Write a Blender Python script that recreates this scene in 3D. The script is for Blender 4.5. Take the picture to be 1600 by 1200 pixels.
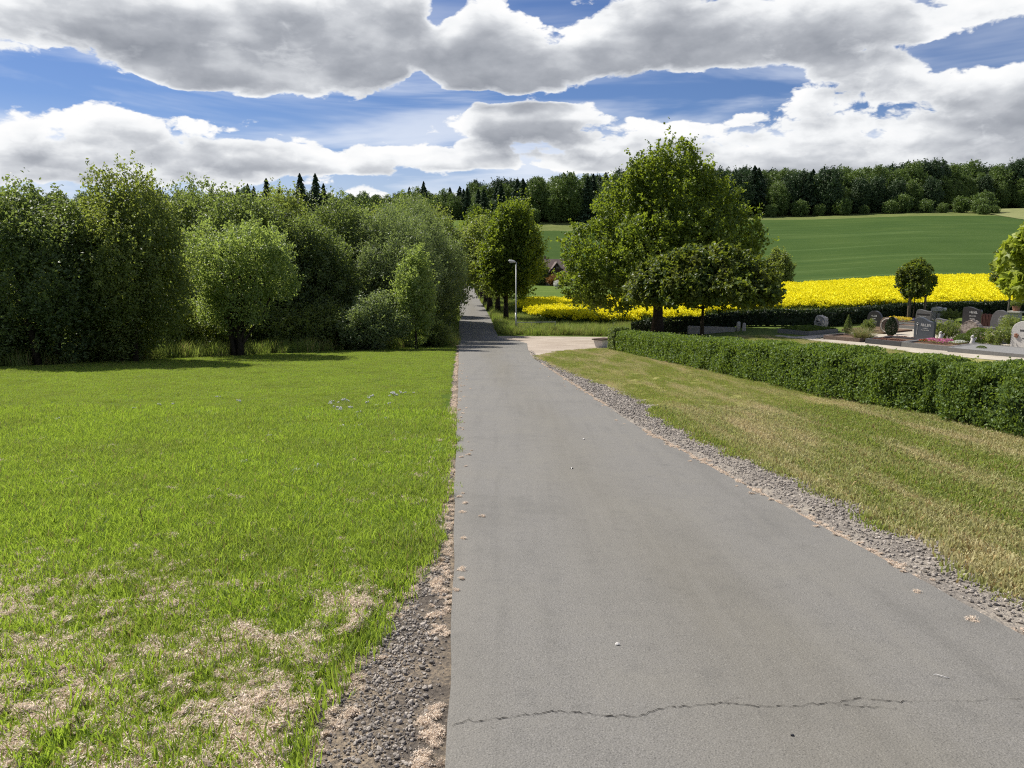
import bpy, math, random
import numpy as np
from mathutils import Vector, Matrix

R = math.radians
scene = bpy.context.scene
col = scene.collection
for o in list(bpy.data.objects):
    bpy.data.objects.remove(o)

# ------------------------------------------------------------------ camera
CAM_Z = 1.6
PITCH = math.atan(200 / 1200)
cam_data = bpy.data.cameras.new('camera')
cam_data.sensor_width = 36.0
cam_data.lens = 27.0                      # 1200 px focal length on a 1600 px wide frame
cam_data.clip_start = 0.05
cam_data.clip_end = 5000
cam = bpy.data.objects.new('camera', cam_data)
cam.location = (0, 0, CAM_Z)
cam.rotation_euler = (math.pi / 2 - PITCH, 0, 0)
col.objects.link(cam)
scene.camera = cam

# ------------------------------------------------------------------ sun, sky, exposure
SUN_EL, SUN_AZ = R(50), R(-52)            # azimuth from +Y towards +X
sun_data = bpy.data.lights.new('sun', 'SUN')
sun_data.energy = 5.0
sun_data.angle = R(0.53)
sun_data.color = (1.0, 0.95, 0.86)
sun = bpy.data.objects.new('sun', sun_data)
to_sun = Vector((math.sin(SUN_AZ) * math.cos(SUN_EL), math.cos(SUN_AZ) * math.cos(SUN_EL), math.sin(SUN_EL)))
sun.rotation_euler = to_sun.to_track_quat('Z', 'Y').to_euler()
sun.location = to_sun * 100
col.objects.link(sun)

scene.view_settings.view_transform = 'Standard'
scene.view_settings.look = 'None'
scene.view_settings.exposure = 0.57
scene.view_settings.gamma = 1.0
scene.view_settings.use_curve_mapping = False
scene.render.engine = 'CYCLES'
scene.cycles.max_bounces = 8
scene.cycles.diffuse_bounces = 3
scene.cycles.glossy_bounces = 2
scene.cycles.transmission_bounces = 4
scene.cycles.transparent_max_bounces = 8
scene.cycles.use_denoising = False
scene.cycles.filter_width = 1.15
scene.cycles.sample_clamp_indirect = 6


class NT:
    """small helper round a node tree"""
    def __init__(self, tree):
        self.t = tree
        self.n = tree.nodes
        self.l = tree.links

    def new(self, kind, **kw):
        n = self.n.new(kind)
        for k, v in kw.items():
            setattr(n, k, v)
        return n

    def put(self, sock, v):
        if isinstance(v, bpy.types.NodeSocket):
            self.l.new(v, sock)
        else:
            sock.default_value = v

    def math(self, op, a, b=None, c=None, clamp=False):
        n = self.new('ShaderNodeMath', operation=op, use_clamp=clamp)
        self.put(n.inputs[0], a)
        if b is not None:
            self.put(n.inputs[1], b)
        if c is not None:
            self.put(n.inputs[2], c)
        return n.outputs[0]

    def vmath(self, op, a, b=None):
        n = self.new('ShaderNodeVectorMath', operation=op)
        self.put(n.inputs[0], a)
        if b is not None:
            self.put(n.inputs[1], b)
        return n.outputs['Value'] if op in ('DOT_PRODUCT', 'LENGTH') else n.outputs[0]

    def noise(self, vec, scale, detail=4, rough=0.55, dist=0.0, lac=2.0):
        n = self.new('ShaderNodeTexNoise')
        if vec is not None:
            self.l.new(vec, n.inputs['Vector'])
        n.inputs['Scale'].default_value = scale
        n.inputs['Detail'].default_value = detail
        n.inputs['Roughness'].default_value = rough
        n.inputs['Distortion'].default_value = dist
        n.inputs['Lacunarity'].default_value = lac
        return n.outputs['Fac']

    def remap(self, v, a, b, c=0.0, d=1.0, smooth=False):
        n = self.new('ShaderNodeMapRange', clamp=True)
        n.interpolation_type = 'SMOOTHSTEP' if smooth else 'LINEAR'
        self.put(n.inputs[0], v)
        for i, x in enumerate((a, b, c, d)):
            n.inputs[1 + i].default_value = x
        return n.outputs[0]

    def mix(self, f, a, b, blend='MIX'):
        n = self.new('ShaderNodeMix', data_type='RGBA', blend_type=blend)
        self.put(n.inputs[0], f)
        for s, v in ((n.inputs[6], a), (n.inputs[7], b)):
            if isinstance(v, tuple) and len(v) == 3:
                v = (*v, 1)
            self.put(s, v)
        return n.outputs[2]

    def ramp(self, f, stops):
        n = self.new('ShaderNodeValToRGB')
        cr = n.color_ramp
        while len(cr.elements) < len(stops):
            cr.elements.new(0.5)
        for e, (p, c) in zip(cr.elements, stops):
            e.position = p
            e.color = (*c, 1)
        self.put(n.inputs[0], f)
        return n.outputs[0]


def ae(px, py):
    """azimuth and elevation of a direction (given in steps of 1/1200 about the view axis)"""
    a, b = (px - 800) / 1200, (600 - py) / 1200
    c, s = math.cos(PITCH), math.sin(PITCH)
    v = (a, c + b * s, -s + b * c)
    return math.atan2(v[0], v[1]), math.atan2(v[2], math.hypot(v[0], v[1]))


def make_world():
    w = bpy.data.worlds.new('World')
    scene.world = w
    w.use_nodes = True
    w.node_tree.nodes.clear()
    # cloud density as a function of direction
    g = bpy.data.node_groups.new('cloud_density', 'ShaderNodeTree')
    g.interface.new_socket('dir', in_out='INPUT', socket_type='NodeSocketVector')
    g.interface.new_socket('density', in_out='OUTPUT', socket_type='NodeSocketFloat')
    g.interface.new_socket('puff', in_out='OUTPUT', socket_type='NodeSocketFloat')
    g.interface.new_socket('body', in_out='OUTPUT', socket_type='NodeSocketFloat')
    N = NT(g)
    gi, go = N.new('NodeGroupInput'), N.new('NodeGroupOutput')
    d = gi.outputs[0]
    sx = N.new('ShaderNodeSeparateXYZ')
    N.l.new(d, sx.inputs[0])
    az = N.math('ARCTAN2', sx.outputs[0], sx.outputs[1])
    el = N.math('ARCSINE', sx.outputs[2])
    # clouds look flatter towards the horizon
    stretch = N.vmath('MULTIPLY', d, (1.0, 1.0, 2.7))
    puffy = N.vmath('MULTIPLY', d, (1.0, 1.0, 1.7))
    wz = N.noise(stretch, 5.0, 3, 0.5)
    wz2 = N.noise(N.vmath('ADD', stretch, (7.3, 1.1, 4.2)), 5.0, 3, 0.5)
    az = N.math('ADD', az, N.math('MULTIPLY_ADD', wz, 0.16, -0.08))
    el = N.math('ADD', el, N.math('MULTIPLY_ADD', wz2, 0.075, -0.0375))
    cv = N.new('ShaderNodeCombineXYZ')
    N.l.new(az, cv.inputs[0]); N.l.new(el, cv.inputs[1])
    P = cv.outputs[0]
    blobs = [  # centre, radii, amount
        (110, 35, 190, 48, .75), (420, 85, 210, 58, .95), (560, 40, 170, 45, .8), (270, 20, 200, 40, .6), (585, 125, 80, 26, .6),
        (800, 105, 130, 34, .85), (1050, 60, 230, 55, .85), (1330, 70, 240, 55, .75), (1480, 150, 200, 60, .8), (1540, 15, 110, 22, .4),
        (1290, 215, 260, 40, .75), (1520, 220, 180, 50, .75), (1100, 205, 120, 26, .6),
        (725, 183, 110, 28, .85), (900, 200, 140, 30, .75), (55, 160, 55, 20, .6), (190, 190, 120, 22, .8),
        (330, 245, 300, 20, 1.1), (600, 252, 200, 16, 1.0), (80, 275, 190, 16, 1.0), (850, 262, 200, 14, 1.0), (30, 238, 70, 9, .5), (1300, 245, 300, 24, .6),
        (70, 118, 130, 24, -.75), (290, 152, 130, 14, -.65), (440, 172, 140, 13, -.65), (560, 190, 80, 14, -.5),
        (652, 118, 24, 40, -.7), (700, 60, 22, 40, -.6), (1240, 120, 60, 18, -.5), (712, 18, 40, 26, -.6), (800, 148, 120, 9, -.55), (868, 15, 30, 26, -.6), (655, 158, 60, 26, -.8), (560, 176, 90, 12, -.5), (850, 158, 130, 9, -.7), (1000, 160, 70, 12, -.6), (250, 142, 110, 12, -.4),
        (1140, 148, 130, 20, -.85), (1040, 178, 80, 11, -.6), (1130, 178, 80, 10, -.5), (1555, 66, 60, 20, -1.0), (1460, 70, 40, 10, -.3),
        (1370, 172, 60, 9, -.4), (470, 205, 220, 12, -.35),
    ]
    tot = None
    for cx, cy, rx, ry, am in blobs:
        a0, e0 = ae(cx, cy)
        am = am * 1.55 if am < 0 else am
        q = N.vmath('MULTIPLY', N.vmath('SUBTRACT', P, (a0, e0, 0)), (1200 / rx / 1.05, 1200 / ry / 1.05, 0))
        q = N.math('MULTIPLY', N.vmath('DOT_PRODUCT', q, q), -1.0)
        ex = N.math('EXPONENT', q)
        tot = N.math('MULTIPLY', ex, am) if tot is None else N.math('MULTIPLY_ADD', ex, am, tot)
    f1 = N.noise(stretch, 6.6, 10, 0.57, 0.15)
    f2 = N.noise(N.vmath('ADD', stretch, (3.1, 9.2, 1.7)), 2.2, 2, 0.5)
    vo = N.new('ShaderNodeTexVoronoi', feature='F1', normalize=True)
    jit = N.new('ShaderNodeTexNoise')
    N.l.new(puffy, jit.inputs['Vector'])
    jit.inputs['Scale'].default_value = 24
    jit.inputs['Detail'].default_value = 4
    N.l.new(N.vmath('ADD', puffy, N.vmath('MULTIPLY', jit.outputs['Color'], (0.045, 0.045, 0.045))), vo.inputs['Vector'])
    vo.inputs['Scale'].default_value = 17.0
    vo.inputs['Detail'].default_value = 3.0
    vo.inputs['Roughness'].default_value = 0.5
    vo.inputs['Lacunarity'].default_value = 2.3
    dens = N.math('MULTIPLY_ADD', f1, 2.3, -1.15)
    dens = N.math('ADD', dens, N.math('MULTIPLY_ADD', f2, 0.4, -0.2))
    dens = N.math('ADD', dens, N.math('MULTIPLY_ADD', vo.outputs['Distance'], -1.75, 0.58))
    N.l.new(dens, go.inputs[1])
    dens = N.math('ADD', dens, N.math('MULTIPLY', N.math('MINIMUM', tot, 1.0), 0.52))
    N.l.new(dens, go.inputs[0])
    fl = N.noise(stretch, 6.6, 3, 0.5, 0.15)
    body = N.math('ADD', N.math('MULTIPLY_ADD', fl, 2.3, -1.15), N.math('MULTIPLY', N.math('MINIMUM', tot, 1.0), 0.47))
    N.l.new(N.math('ADD', body, N.math('MULTIPLY_ADD', f2, 0.4, -0.2)), go.inputs[2])

    W = NT(w.node_tree)
    tc = W.new('ShaderNodeTexCoord')
    D = tc.outputs['Generated']
    sky = W.new('ShaderNodeTexSky', sky_type='NISHITA', sun_disc=False)
    sky.sun_elevation = SUN_EL
    sky.sun_rotation = SUN_AZ
    sky.air_density = 1.0
    sky.dust_density = 0.3
    sky.ozone_density = 3.0
    sky.altitude = 300

    def density(vec):
        n = W.new('ShaderNodeGroup')
        n.node_tree = g
        W.l.new(vec, n.inputs[0])
        return n.outputs[0], n.outputs[1], n.outputs[2]
    d0, p0, b0 = density(D)
    d1, p1, b1 = density(W.vmath('NORMALIZE', W.vmath('ADD', D, (-0.010, 0, 0.022))))
    T0 = 0.13
    alpha = W.remap(d0, T0, T0 + 0.17, smooth=True)
    # the sun stands high: parts with much cloud above them are grey, parts that face up are white
    thick = W.math('ADD', W.math('MULTIPLY', b0, 0.35), W.math('MULTIPLY', b1, 0.65))
    shade = W.remap(thick, -0.10, 0.75)
    shade = W.math('MULTIPLY', shade, W.remap(d0, T0, T0 + 0.45, 0.15, 1.0))
    shade = W.math('ADD', shade, W.math('MULTIPLY', W.math('SUBTRACT', p1, p0), 0.40))
    shade = W.math('MAXIMUM', W.math('MULTIPLY', shade, 0.76), 0.0)
    sx = W.new('ShaderNodeSeparateXYZ')
    W.l.new(D, sx.inputs[0])
    cloud = W.ramp(shade, [(0.0, (.675, .675, .675)), (0.16, (.62, .63, .64)), (0.38, (.43, .445, .47)), (0.64, (.29, .305, .335)), (1.05, (.18, .195, .225))])
    # thin high veil, whiter towards the horizon
    veil_n = W.noise(W.vmath('MULTIPLY', D, (1.0, 1.6, 7.0)), 2.6, 5, 0.55, 0.4)
    veil = W.math('MULTIPLY', W.remap(veil_n, 0.40, 0.64, smooth=True), W.remap(sx.outputs[2], 0.08, 0.32, 0.95, 0.15))
    low = W.remap(sx.outputs[2], 0.0, 0.17, 0.62, 0.0)
    veil = W.math('MAXIMUM', veil, low)
    bsky = W.mix(1.0, sky.outputs[0], (0.037, 0.043, 0.058), 'MULTIPLY')
    base = W.mix(veil, bsky, (.565, .60, .665))
    final = W.mix(alpha, base, cloud)
    bg = W.new('ShaderNodeBackground')
    W.l.new(final, bg.inputs[0])
    bg.inputs[1].default_value = 1.0
    out = W.new('ShaderNodeOutputWorld')
    W.l.new(bg.outputs[0], out.inputs[0])
    w.cycles.sampling_method = 'MANUAL'
    w.cycles.sample_map_resolution = 512


make_world()

# ------------------------------------------------------------------ terrain height (metres, ground under the camera = 0)
DS = np.array([0, 20, 30, 36, 40, 45, 50, 56, 65, 75, 100, 115, 130, 170, 200, 215, 235, 250, 300, 340, 450, 800], float)
COLS = {
    -0.95: [0, -1.58, -2.37, -2.84, -3.15, -3.5, -3.8, -4.1, -4.4, -4.7, -5, -5, -5, -4, -1, 1, 4, 6.5, 13, 16, 18, 20],
    -0.25: [0, -1.58, -2.37, -2.84, -3.15, -3.54, -3.9, -4.3, -4.55, -4.7, -5, -5.15, -5.3, -5.5, -4.5, -3, 0.5, 3.5, 13, 16, 18, 20],
    -0.08: [0, -1.58, -2.37, -2.84, -3.15, -3.54, -3.93, -4.37, -4.56, -4.68, -4.97, -5.15, -5.32, -5.8, -6, -5, 0, 3, 14.5, 17, 19, 20],
    0.06: [0, -1.58, -2.37, -2.84, -3.15, -3.54, -3.93, -4.37, -4.56, -4.68, -4.97, -5.15, -5.32, -5.75, -6, -5.4, -0.5, 2.2, 13, 18, 22, 24],
    0.12: [0, -1.58, -2.37, -2.84, -3.15, -3.54, -3.93, -4.35, -4.56, -4.68, -4.9, -5.0, -5.1, -4.5, -3, -1.2, 1, 3, 13.5, 18.5, 23, 25],
    0.20: [0, -1.58, -2.37, -2.82, -3.0, -3.25, -3.5, -3.8, -4.2, -4.35, -4.4, -4.4, -4.1, -2, 2, 4, 6.7, 8.5, 15, 20, 25, 27],
    0.33: [0, -1.58, -2.35, -2.75, -2.85, -2.9, -2.93, -3.0, -3.25, -3.4, -3.45, -3.3, -2.5, 1.5, 4.9, 6.5, 8.6, 10.2, 15.8, 20, 26, 28],
    0.55: [0, -1.58, -2.62, -2.83, -2.85, -2.85, -2.85, -2.85, -2.85, -2.8, -2.5, -2.1, -1.1, 3.2, 6.5, 8.2, 10.4, 12, 17.5, 22, 28, 30],
    0.95: [0, -1.58, -2.68, -2.84, -2.85, -2.85, -2.85, -2.8, -2.7, -2.6, -2.0, -1.4, -.4, 4.2, 8, 10, 12.6, 14.5, 20, 24, 29, 31]}
US = np.array(sorted(COLS))
TAB = np.array([COLS[u] for u in US])


def _slopes():
    h = np.diff(DS)
    d = np.diff(TAB, axis=1) / h
    m = np.zeros_like(TAB)
    w1, w2 = 2 * h[1:] + h[:-1], h[1:] + 2 * h[:-1]
    with np.errstate(all='ignore'):
        hm = (w1 + w2) / (w1 / d[:, :-1] + w2 / d[:, 1:])
    m[:, 1:-1] = np.where(d[:, :-1] * d[:, 1:] > 0, hm, 0)
    m[:, 0], m[:, -1] = d[:, 0], d[:, -1]
    return m


MT = _slopes()


def H(x, y):
    x, y = np.broadcast_arrays(np.asarray(x, float), np.asarray(y, float))
    yc = np.clip(y, 0, 800)
    u = np.clip(x / np.maximum(yc, 1e-3), US[0], US[-1])
    i = np.clip(np.searchsorted(DS, yc, side='right') - 1, 0, len(DS) - 2)
    h = DS[i + 1] - DS[i]
    t = (yc - DS[i]) / h
    j = np.clip(np.searchsorted(US, u, side='right') - 1, 0, len(US) - 2)
    w = (u - US[j]) / (US[j + 1] - US[j])
    w = w * w * (3 - 2 * w)

    def ev(j):
        a, b, ma, mb = TAB[j, i], TAB[j, i + 1], MT[j, i] * h, MT[j, i + 1] * h
        return a * (2 * t**3 - 3 * t**2 + 1) + ma * (t**3 - 2 * t**2 + t) + b * (3 * t**2 - 2 * t**3) + mb * (t**3 - t**2)
    z = ev(j) * (1 - w) + ev(j + 1) * w
    return np.where(y < 20, -.079 * np.maximum(y, -60), z)


def Hf(x, y):
    return float(H(x, y))


# road edges measured along the lane (y -> x)
_RY = [-12, -3, 1, 3.5, 6, 10.5, 17.4, 30, 38, 46, 52, 57, 75, 100, 145, 185, 215]
_RL = [.75, .14, -.14, -.30, -.47, -.77, -1.24, -2.10, -2.66, -3.22, -3.62, -3.98, -5.15, -6.85, -9.75, -12.0, -13.9]
_RR = [3.6, 2.95, 2.68, 2.53, 2.27, 1.82, 1.45, .80, .78, .9, .3, -1.0, -1.95, -3.6, -6.65, -9.1, -11]
def road_l(y): return np.interp(y, _RY, _RL)
def road_r(y): return np.interp(y, _RY, _RR)
def verge_l(y):   # far edge of the bare strip on the meadow side
    return road_l(y) - np.interp(y, [-12, 2.4, 3.2, 4.0, 5.2, 6.5, 9, 18, 40, 60], [.62, .62, .58, .42, .27, .26, .2, .16, .17, .1])
def verge_r(y):
    return road_r(y) + np.interp(y, [-12, 3.5, 4.4, 6, 8.5, 15, 21, 30, 37], [1.0, .75, .72, .86, .86, .95, .55, .22, .2])


# ------------------------------------------------------------------ value noise in numpy
def vnoise(x, y, seed=0):
    def h(i, j):
        n = (i.astype(np.int64) * 374761393 + j.astype(np.int64) * 668265263 + seed * 974634777) & 0x7fffffff
        n = ((n ^ (n >> 13)) * 1274126177) & 0x7fffffff
        return ((n ^ (n >> 16)) & 0xffff) / 65535.0
    xi, yi = np.floor(x), np.floor(y)
    fx, fy = x - xi, y - yi
    fx, fy = fx * fx * (3 - 2 * fx), fy * fy * (3 - 2 * fy)
    return (h(xi, yi) * (1 - fx) + h(xi + 1, yi) * fx) * (1 - fy) + (h(xi, yi + 1) * (1 - fx) + h(xi + 1, yi + 1) * fx) * fy


def fbm(x, y, seed=0, octv=4):
    s, a, t = 0, 0.5, 0
    for k in range(octv):
        s = s + a * vnoise(x * 2**k, y * 2**k, seed + k)
        t += a
        a *= 0.55
    return s / t


# ------------------------------------------------------------------ mesh helpers
def mesh_np(name, V, faces, mats=(), mi=None, tint=None, smooth=False, uv=None):
    """faces: list of (N,k) int arrays"""
    V = np.asarray(V, np.float32)
    me = bpy.data.meshes.new(name)
    me.vertices.add(len(V))
    me.vertices.foreach_set('co', V.ravel())
    faces = [np.asarray(f, np.int32) for f in faces if len(f)]
    loops = np.concatenate([f.ravel() for f in faces])
    sizes = np.concatenate([np.full(len(f), f.shape[1], np.int32) for f in faces])
    starts = np.concatenate([[0], np.cumsum(sizes)[:-1]]).astype(np.int32)
    me.loops.add(len(loops))
    me.loops.foreach_set('vertex_index', loops)
    me.polygons.add(len(sizes))
    me.polygons.foreach_set('loop_start', starts)
    for m in mats:
        me.materials.append(m)
    if mi is not None:
        me.polygons.foreach_set('material_index', np.asarray(mi, np.int32))
    me.polygons.foreach_set('use_smooth', np.full(len(sizes), bool(smooth)))
    if tint is not None:
        a = me.attributes.new('tint', 'FLOAT', 'POINT')
        a.data.foreach_set('value', np.asarray(tint, np.float32))
    if uv is not None:
        l = me.uv_layers.new(name='UVMap')
        l.data.foreach_set('uv', np.asarray(uv, np.float32)[loops].ravel())
    me.update(calc_edges=True)
    me.validate()
    return me


class MB:
    """collects solids into one mesh"""
    def __init__(self):
        self.v, self.f, self.m, self.n = [], {}, {}, 0

    def add(self, V, F, mi=0):
        F = np.asarray(F, np.int32)
        k = F.shape[1]
        self.f.setdefault(k, []).append(F + self.n)
        self.m.setdefault(k, []).append(np.full(len(F), mi, np.int32))
        self.v.append(np.asarray(V, float))
        self.n += len(V)

    def box(self, c, s, rz=0, mi=0, taper=1.0):
        x, y, z = np.array(s) / 2
        V = np.array([(-x, -y, -z), (x, -y, -z), (x, y, -z), (-x, y, -z), (-x * taper, -y * taper, z), (x * taper, -y * taper, z), (x * taper, y * taper, z), (-x * taper, y * taper, z)])
        cs, sn = math.cos(rz), math.sin(rz)
        V = V @ np.array([[cs, sn, 0], [-sn, cs, 0], [0, 0, 1]]) + np.array(c)
        self.add(V, [(0, 3, 2, 1), (4, 5, 6, 7), (0, 1, 5, 4), (1, 2, 6, 5), (2, 3, 7, 6), (3, 0, 4, 7)], mi)

    def tube(self, pts, radii, sides=7, mi=0, cap=True):
        pts = np.asarray(pts, float)
        V = []
        for i, p in enumerate(pts):
            d = pts[min(i + 1, len(pts) - 1)] - pts[max(i - 1, 0)]
            d = d / (np.linalg.norm(d) + 1e-9)
            a = np.cross(d, (0, 0, 1.0) if abs(d[2]) < .9 else (1.0, 0, 0))
            a /= np.linalg.norm(a)
            b = np.cross(d, a)
            for k in range(sides):
                t = 2 * math.pi * k / sides
                V.append(p + radii[i] * (a * math.cos(t) + b * math.sin(t)))
        F = []
        for i in range(len(pts) - 1):
            for k in range(sides):
                k2 = (k + 1) % sides
                F.append((i * sides + k, i * sides + k2, (i + 1) * sides + k2, (i + 1) * sides + k))
        n0 = self.n
        self.add(V, F, mi)
        if cap:
            L = len(pts) - 1
            self.f.setdefault(sides, []).append(np.array([[n0 + L * sides + k for k in range(sides)], [n0 + k for k in range(sides)][::-1]], np.int32))
            self.m.setdefault(sides, []).append(np.full(2, mi, np.int32))

    def prism(self, outline, y0, y1, mi=0):
        """outline in x,z, extruded along y"""
        n = len(outline)
        V = [(x, y0, z) for x, z in outline] + [(x, y1, z) for x, z in outline]
        self.add(V, [(i, (i + 1) % n, n + (i + 1) % n, n + i) for i in range(n)], mi)
        b = self.n - 2 * n
        self.f.setdefault(n, []).append(np.array([[b + i for i in range(n)][::-1], [b + n + i for i in range(n)]], np.int32))
        self.m.setdefault(n, []).append(np.full(2, mi, np.int32))

    def mesh(self, name, mats, smooth=False):
        ks = sorted(self.f)
        return mesh_np(name, np.concatenate(self.v), [np.concatenate(self.f[k]) for k in ks], mats, np.concatenate([np.concatenate(self.m[k]) for k in ks]), smooth=smooth)


def link(name, me, parent=None, kind=None, loc=None):
    o = bpy.data.objects.new(name, me)
    col.objects.link(o)
    if parent is not None:
        o.parent = parent
    if kind:
        o['kind'] = kind
    if loc is not None:
        o.location = loc
    return o


def thing(name, label, cat, loc=(0, 0, 0), rz=0.0, group=None, scale=None, me=None):
    o = bpy.data.objects.new(name, me)
    col.objects.link(o)
    o.location = loc
    o.rotation_euler = (0, 0, rz)
    if scale is not None:
        o.scale = scale if hasattr(scale, '__len__') else (scale,) * 3
    o['label'] = label
    o['category'] = cat
    if group:
        o['group'] = group
    return o


# ------------------------------------------------------------------ materials
def new_mat(name):
    m = bpy.data.materials.new(name)
    m.use_nodes = True
    m.node_tree.nodes.clear()
    return m, NT(m.node_tree)


def finish(N, shader, disp=None):
    o = N.new('ShaderNodeOutputMaterial')
    N.l.new(shader, o.inputs[0])


def principled(N, color, rough=0.7, spec=0.3, metal=0.0, normal=None):
    p = N.new('ShaderNodeBsdfPrincipled')
    if isinstance(color, tuple):
        p.inputs['Base Color'].default_value = (*color, 1)
    else:
        N.l.new(color, p.inputs['Base Color'])
    N.put(p.inputs['Roughness'], rough)
    p.inputs['Specular IOR Level'].default_value = spec
    p.inputs['Metallic'].default_value = metal
    if normal is not None:
        N.l.new(normal, p.inputs['Normal'])
    return p.outputs[0]


def bump(N, h, strength=0.3, dist=0.02):
    b = N.new('ShaderNodeBump')
    b.inputs['Strength'].default_value = strength
    b.inputs['Distance'].default_value = dist
    N.l.new(h, b.inputs['Height'])
    return b.outputs[0]


def leaf_mat(name, c0, c1, tr, trans=0.4, rough=0.48, spec=0.3, patch=None):
    """leaf colour runs from c0 to c1 with the leaf's own tint; TR is the colour of light coming through"""
    m, N = new_mat(name)
    at = N.new('ShaderNodeAttribute', attribute_name='tint')
    t = at.outputs['Fac']
    oi = N.new('ShaderNodeObjectInfo')
    t = N.math('ADD', t, N.math('MULTIPLY_ADD', oi.outputs['Random'], 0.24, -0.12), clamp=True)
    c = N.mix(t, c0, c1)
    trc = N.mix(t, tuple(x * .75 for x in tr), tr)
    if patch:
        geo = N.new('ShaderNodeNewGeometry')
        mp = N.new('ShaderNodeMapping')
        mp.inputs['Rotation'].default_value = (0, 0, R(4))
        mp.inputs['Scale'].default_value = patch[3] if len(patch) > 3 else (1, 1, 1)
        N.l.new(geo.outputs['Position'], mp.inputs[0])
        pn = N.remap(N.noise(mp.outputs[0], patch[0], 5, .6), .43, .66)
        c = N.mix(N.math('MULTIPLY', pn, patch[1]), c, patch[2])
        trc = N.mix(N.math('MULTIPLY', pn, patch[1]), trc, patch[2])
    p = principled(N, c, rough, spec)
    tl = N.new('ShaderNodeBsdfTranslucent')
    N.l.new(trc, tl.inputs[0])
    mx = N.new('ShaderNodeMixShader')
    mx.inputs[0].default_value = trans
    N.l.new(p, mx.inputs[1])
    N.l.new(tl.outputs[0], mx.inputs[2])
    finish(N, mx.outputs[0])
    return m


def plain_mat(name, c, rough=0.7, spec=0.3, metal=0.0, var=0.15, scale=8.0, c2=None, bumps=0.0):
    m, N = new_mat(name)
    tc = N.new('ShaderNodeTexCoord')
    n = N.noise(tc.outputs['Object'], scale, 5, 0.6)
    c2 = c2 or tuple(x * (1 - 2 * var) for x in c)
    cc = N.mix(N.remap(n, 0.3, 0.7), c2, c)
    nr = bump(N, n, bumps, 0.02) if bumps else None
    finish(N, principled(N, cc, rough, spec, metal, nr))
    return m


M = {}
M['leaf'] = leaf_mat('leaf_mid_green', (0.0756, 0.1109, 0.0353), (0.168, 0.2016, 0.0655), (0.42, 0.504, 0.0756))
M['leaf_dark'] = leaf_mat('leaf_dark_green', (0.064, 0.0983, 0.0422), (0.1476, 0.1852, 0.0726), (0.3194, 0.4159, 0.0787))
M['leaf_willow'] = leaf_mat('leaf_grey_green', (0.1103, 0.154, 0.0722), (0.212, 0.2514, 0.1265), (0.3394, 0.4399, 0.1084))
M['leaf_light'] = leaf_mat('leaf_light_green', (0.1093, 0.1659, 0.0525), (0.2286, 0.2796, 0.1005), (0.4968, 0.6311, 0.1196))
M['leaf_maple'] = leaf_mat('leaf_maple', (0.050, 0.090, 0.014), (0.125, 0.170, 0.030), (0.34, 0.44, 0.032), trans=.4)
M['leaf_globe'] = leaf_mat('leaf_globe', (0.0399, 0.075, 0.0142), (0.0997, 0.1464, 0.0258), (0.2814, 0.3518, 0.0293), patch=(1.1, .35, (.15, .13, .035)))
M['leaf_bright'] = leaf_mat('leaf_bright', (0.16, 0.21, 0.02), (0.3, 0.34, 0.045), (0.52, 0.62, 0.05), trans=.4)
M['leaf_hedge'] = leaf_mat('leaf_hedge', (0.066, 0.1162, 0.029), (0.1518, 0.2112, 0.0475), (0.2904, 0.4092, 0.0462), trans=.33, rough=.5, spec=.25)
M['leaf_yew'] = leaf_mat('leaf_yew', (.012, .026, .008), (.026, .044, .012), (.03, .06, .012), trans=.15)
M['leaf_box'] = leaf_mat('leaf_box', (0.05, 0.09, 0.013), (0.11, 0.16, 0.024), (0.2, 0.28, 0.022), trans=.3)
M['leaf_far'] = leaf_mat('leaf_far', (0.0681, 0.1156, 0.0325), (0.1555, 0.2147, 0.0562), (0.1778, 0.2666, 0.0415), trans=.25)
M['leaf_far_dark'] = leaf_mat('leaf_far_dark', (0.0375, 0.07, 0.03), (0.08, 0.1225, 0.045), (0.0625, 0.1125, 0.0312), trans=.15)
M['leaf_rust'] = leaf_mat('leaf_rust', (.16, .075, .02), (.30, .16, .04), (.30, .15, .02), trans=.3)
M['conifer'] = leaf_mat('conifer_needles', (0.0448, 0.0822, 0.0448), (0.0987, 0.1465, 0.0688), (0.0374, 0.0673, 0.0269), trans=.1)
M['bark'] = plain_mat('bark', (.060, .048, .036), .9, .1, var=.3, scale=6, bumps=.5)
M['bark_pale'] = plain_mat('bark_pale', (.16, .145, .12), .9, .1, var=.25, scale=8, bumps=.4)
M['grass_meadow'] = leaf_mat('grass_blade_meadow', (.104, .176, .022), (.205, .288, .046), (.46, .63, .06), trans=.45, rough=.5, spec=.25,
                             patch=(.8, .5, (.225, .275, .05)))
M['grass_lawn'] = leaf_mat('grass_blade_lawn', (.15, .205, .040), (.28, .315, .09), (.40, .48, .08), trans=.35, rough=.6, spec=.2,
                           patch=(1.7, .95, (.56, .48, .27), (1.0, .13, 1.0)))
M['grass_tall'] = leaf_mat('grass_blade_tall', (.105, .165, .030), (.23, .29, .08), (.36, .48, .07), trans=.42, rough=.5, spec=.25,
                           patch=(.5, .5, (.30, .28, .11)))
M['rape_stem'] = leaf_mat('rape_stem', (.06, .11, .03), (.12, .18, .05), (.18, .26, .05), trans=.3)
M['rape_flower'] = leaf_mat('rape_flower', (.82, .74, .012), (.92, .86, .03), (.88, .80, .02), trans=.3, rough=.6, spec=.15)
M['fluff'] = leaf_mat('seed_fluff', (.55, .42, .32), (.88, .78, .66), (.8, .66, .52), trans=.3, rough=.9, spec=.05)
M['gravel'] = leaf_mat('gravel_stone', (.075, .066, .058), (.37, .33, .29), (.1, .1, .1), trans=0, rough=.85, spec=.2)
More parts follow.
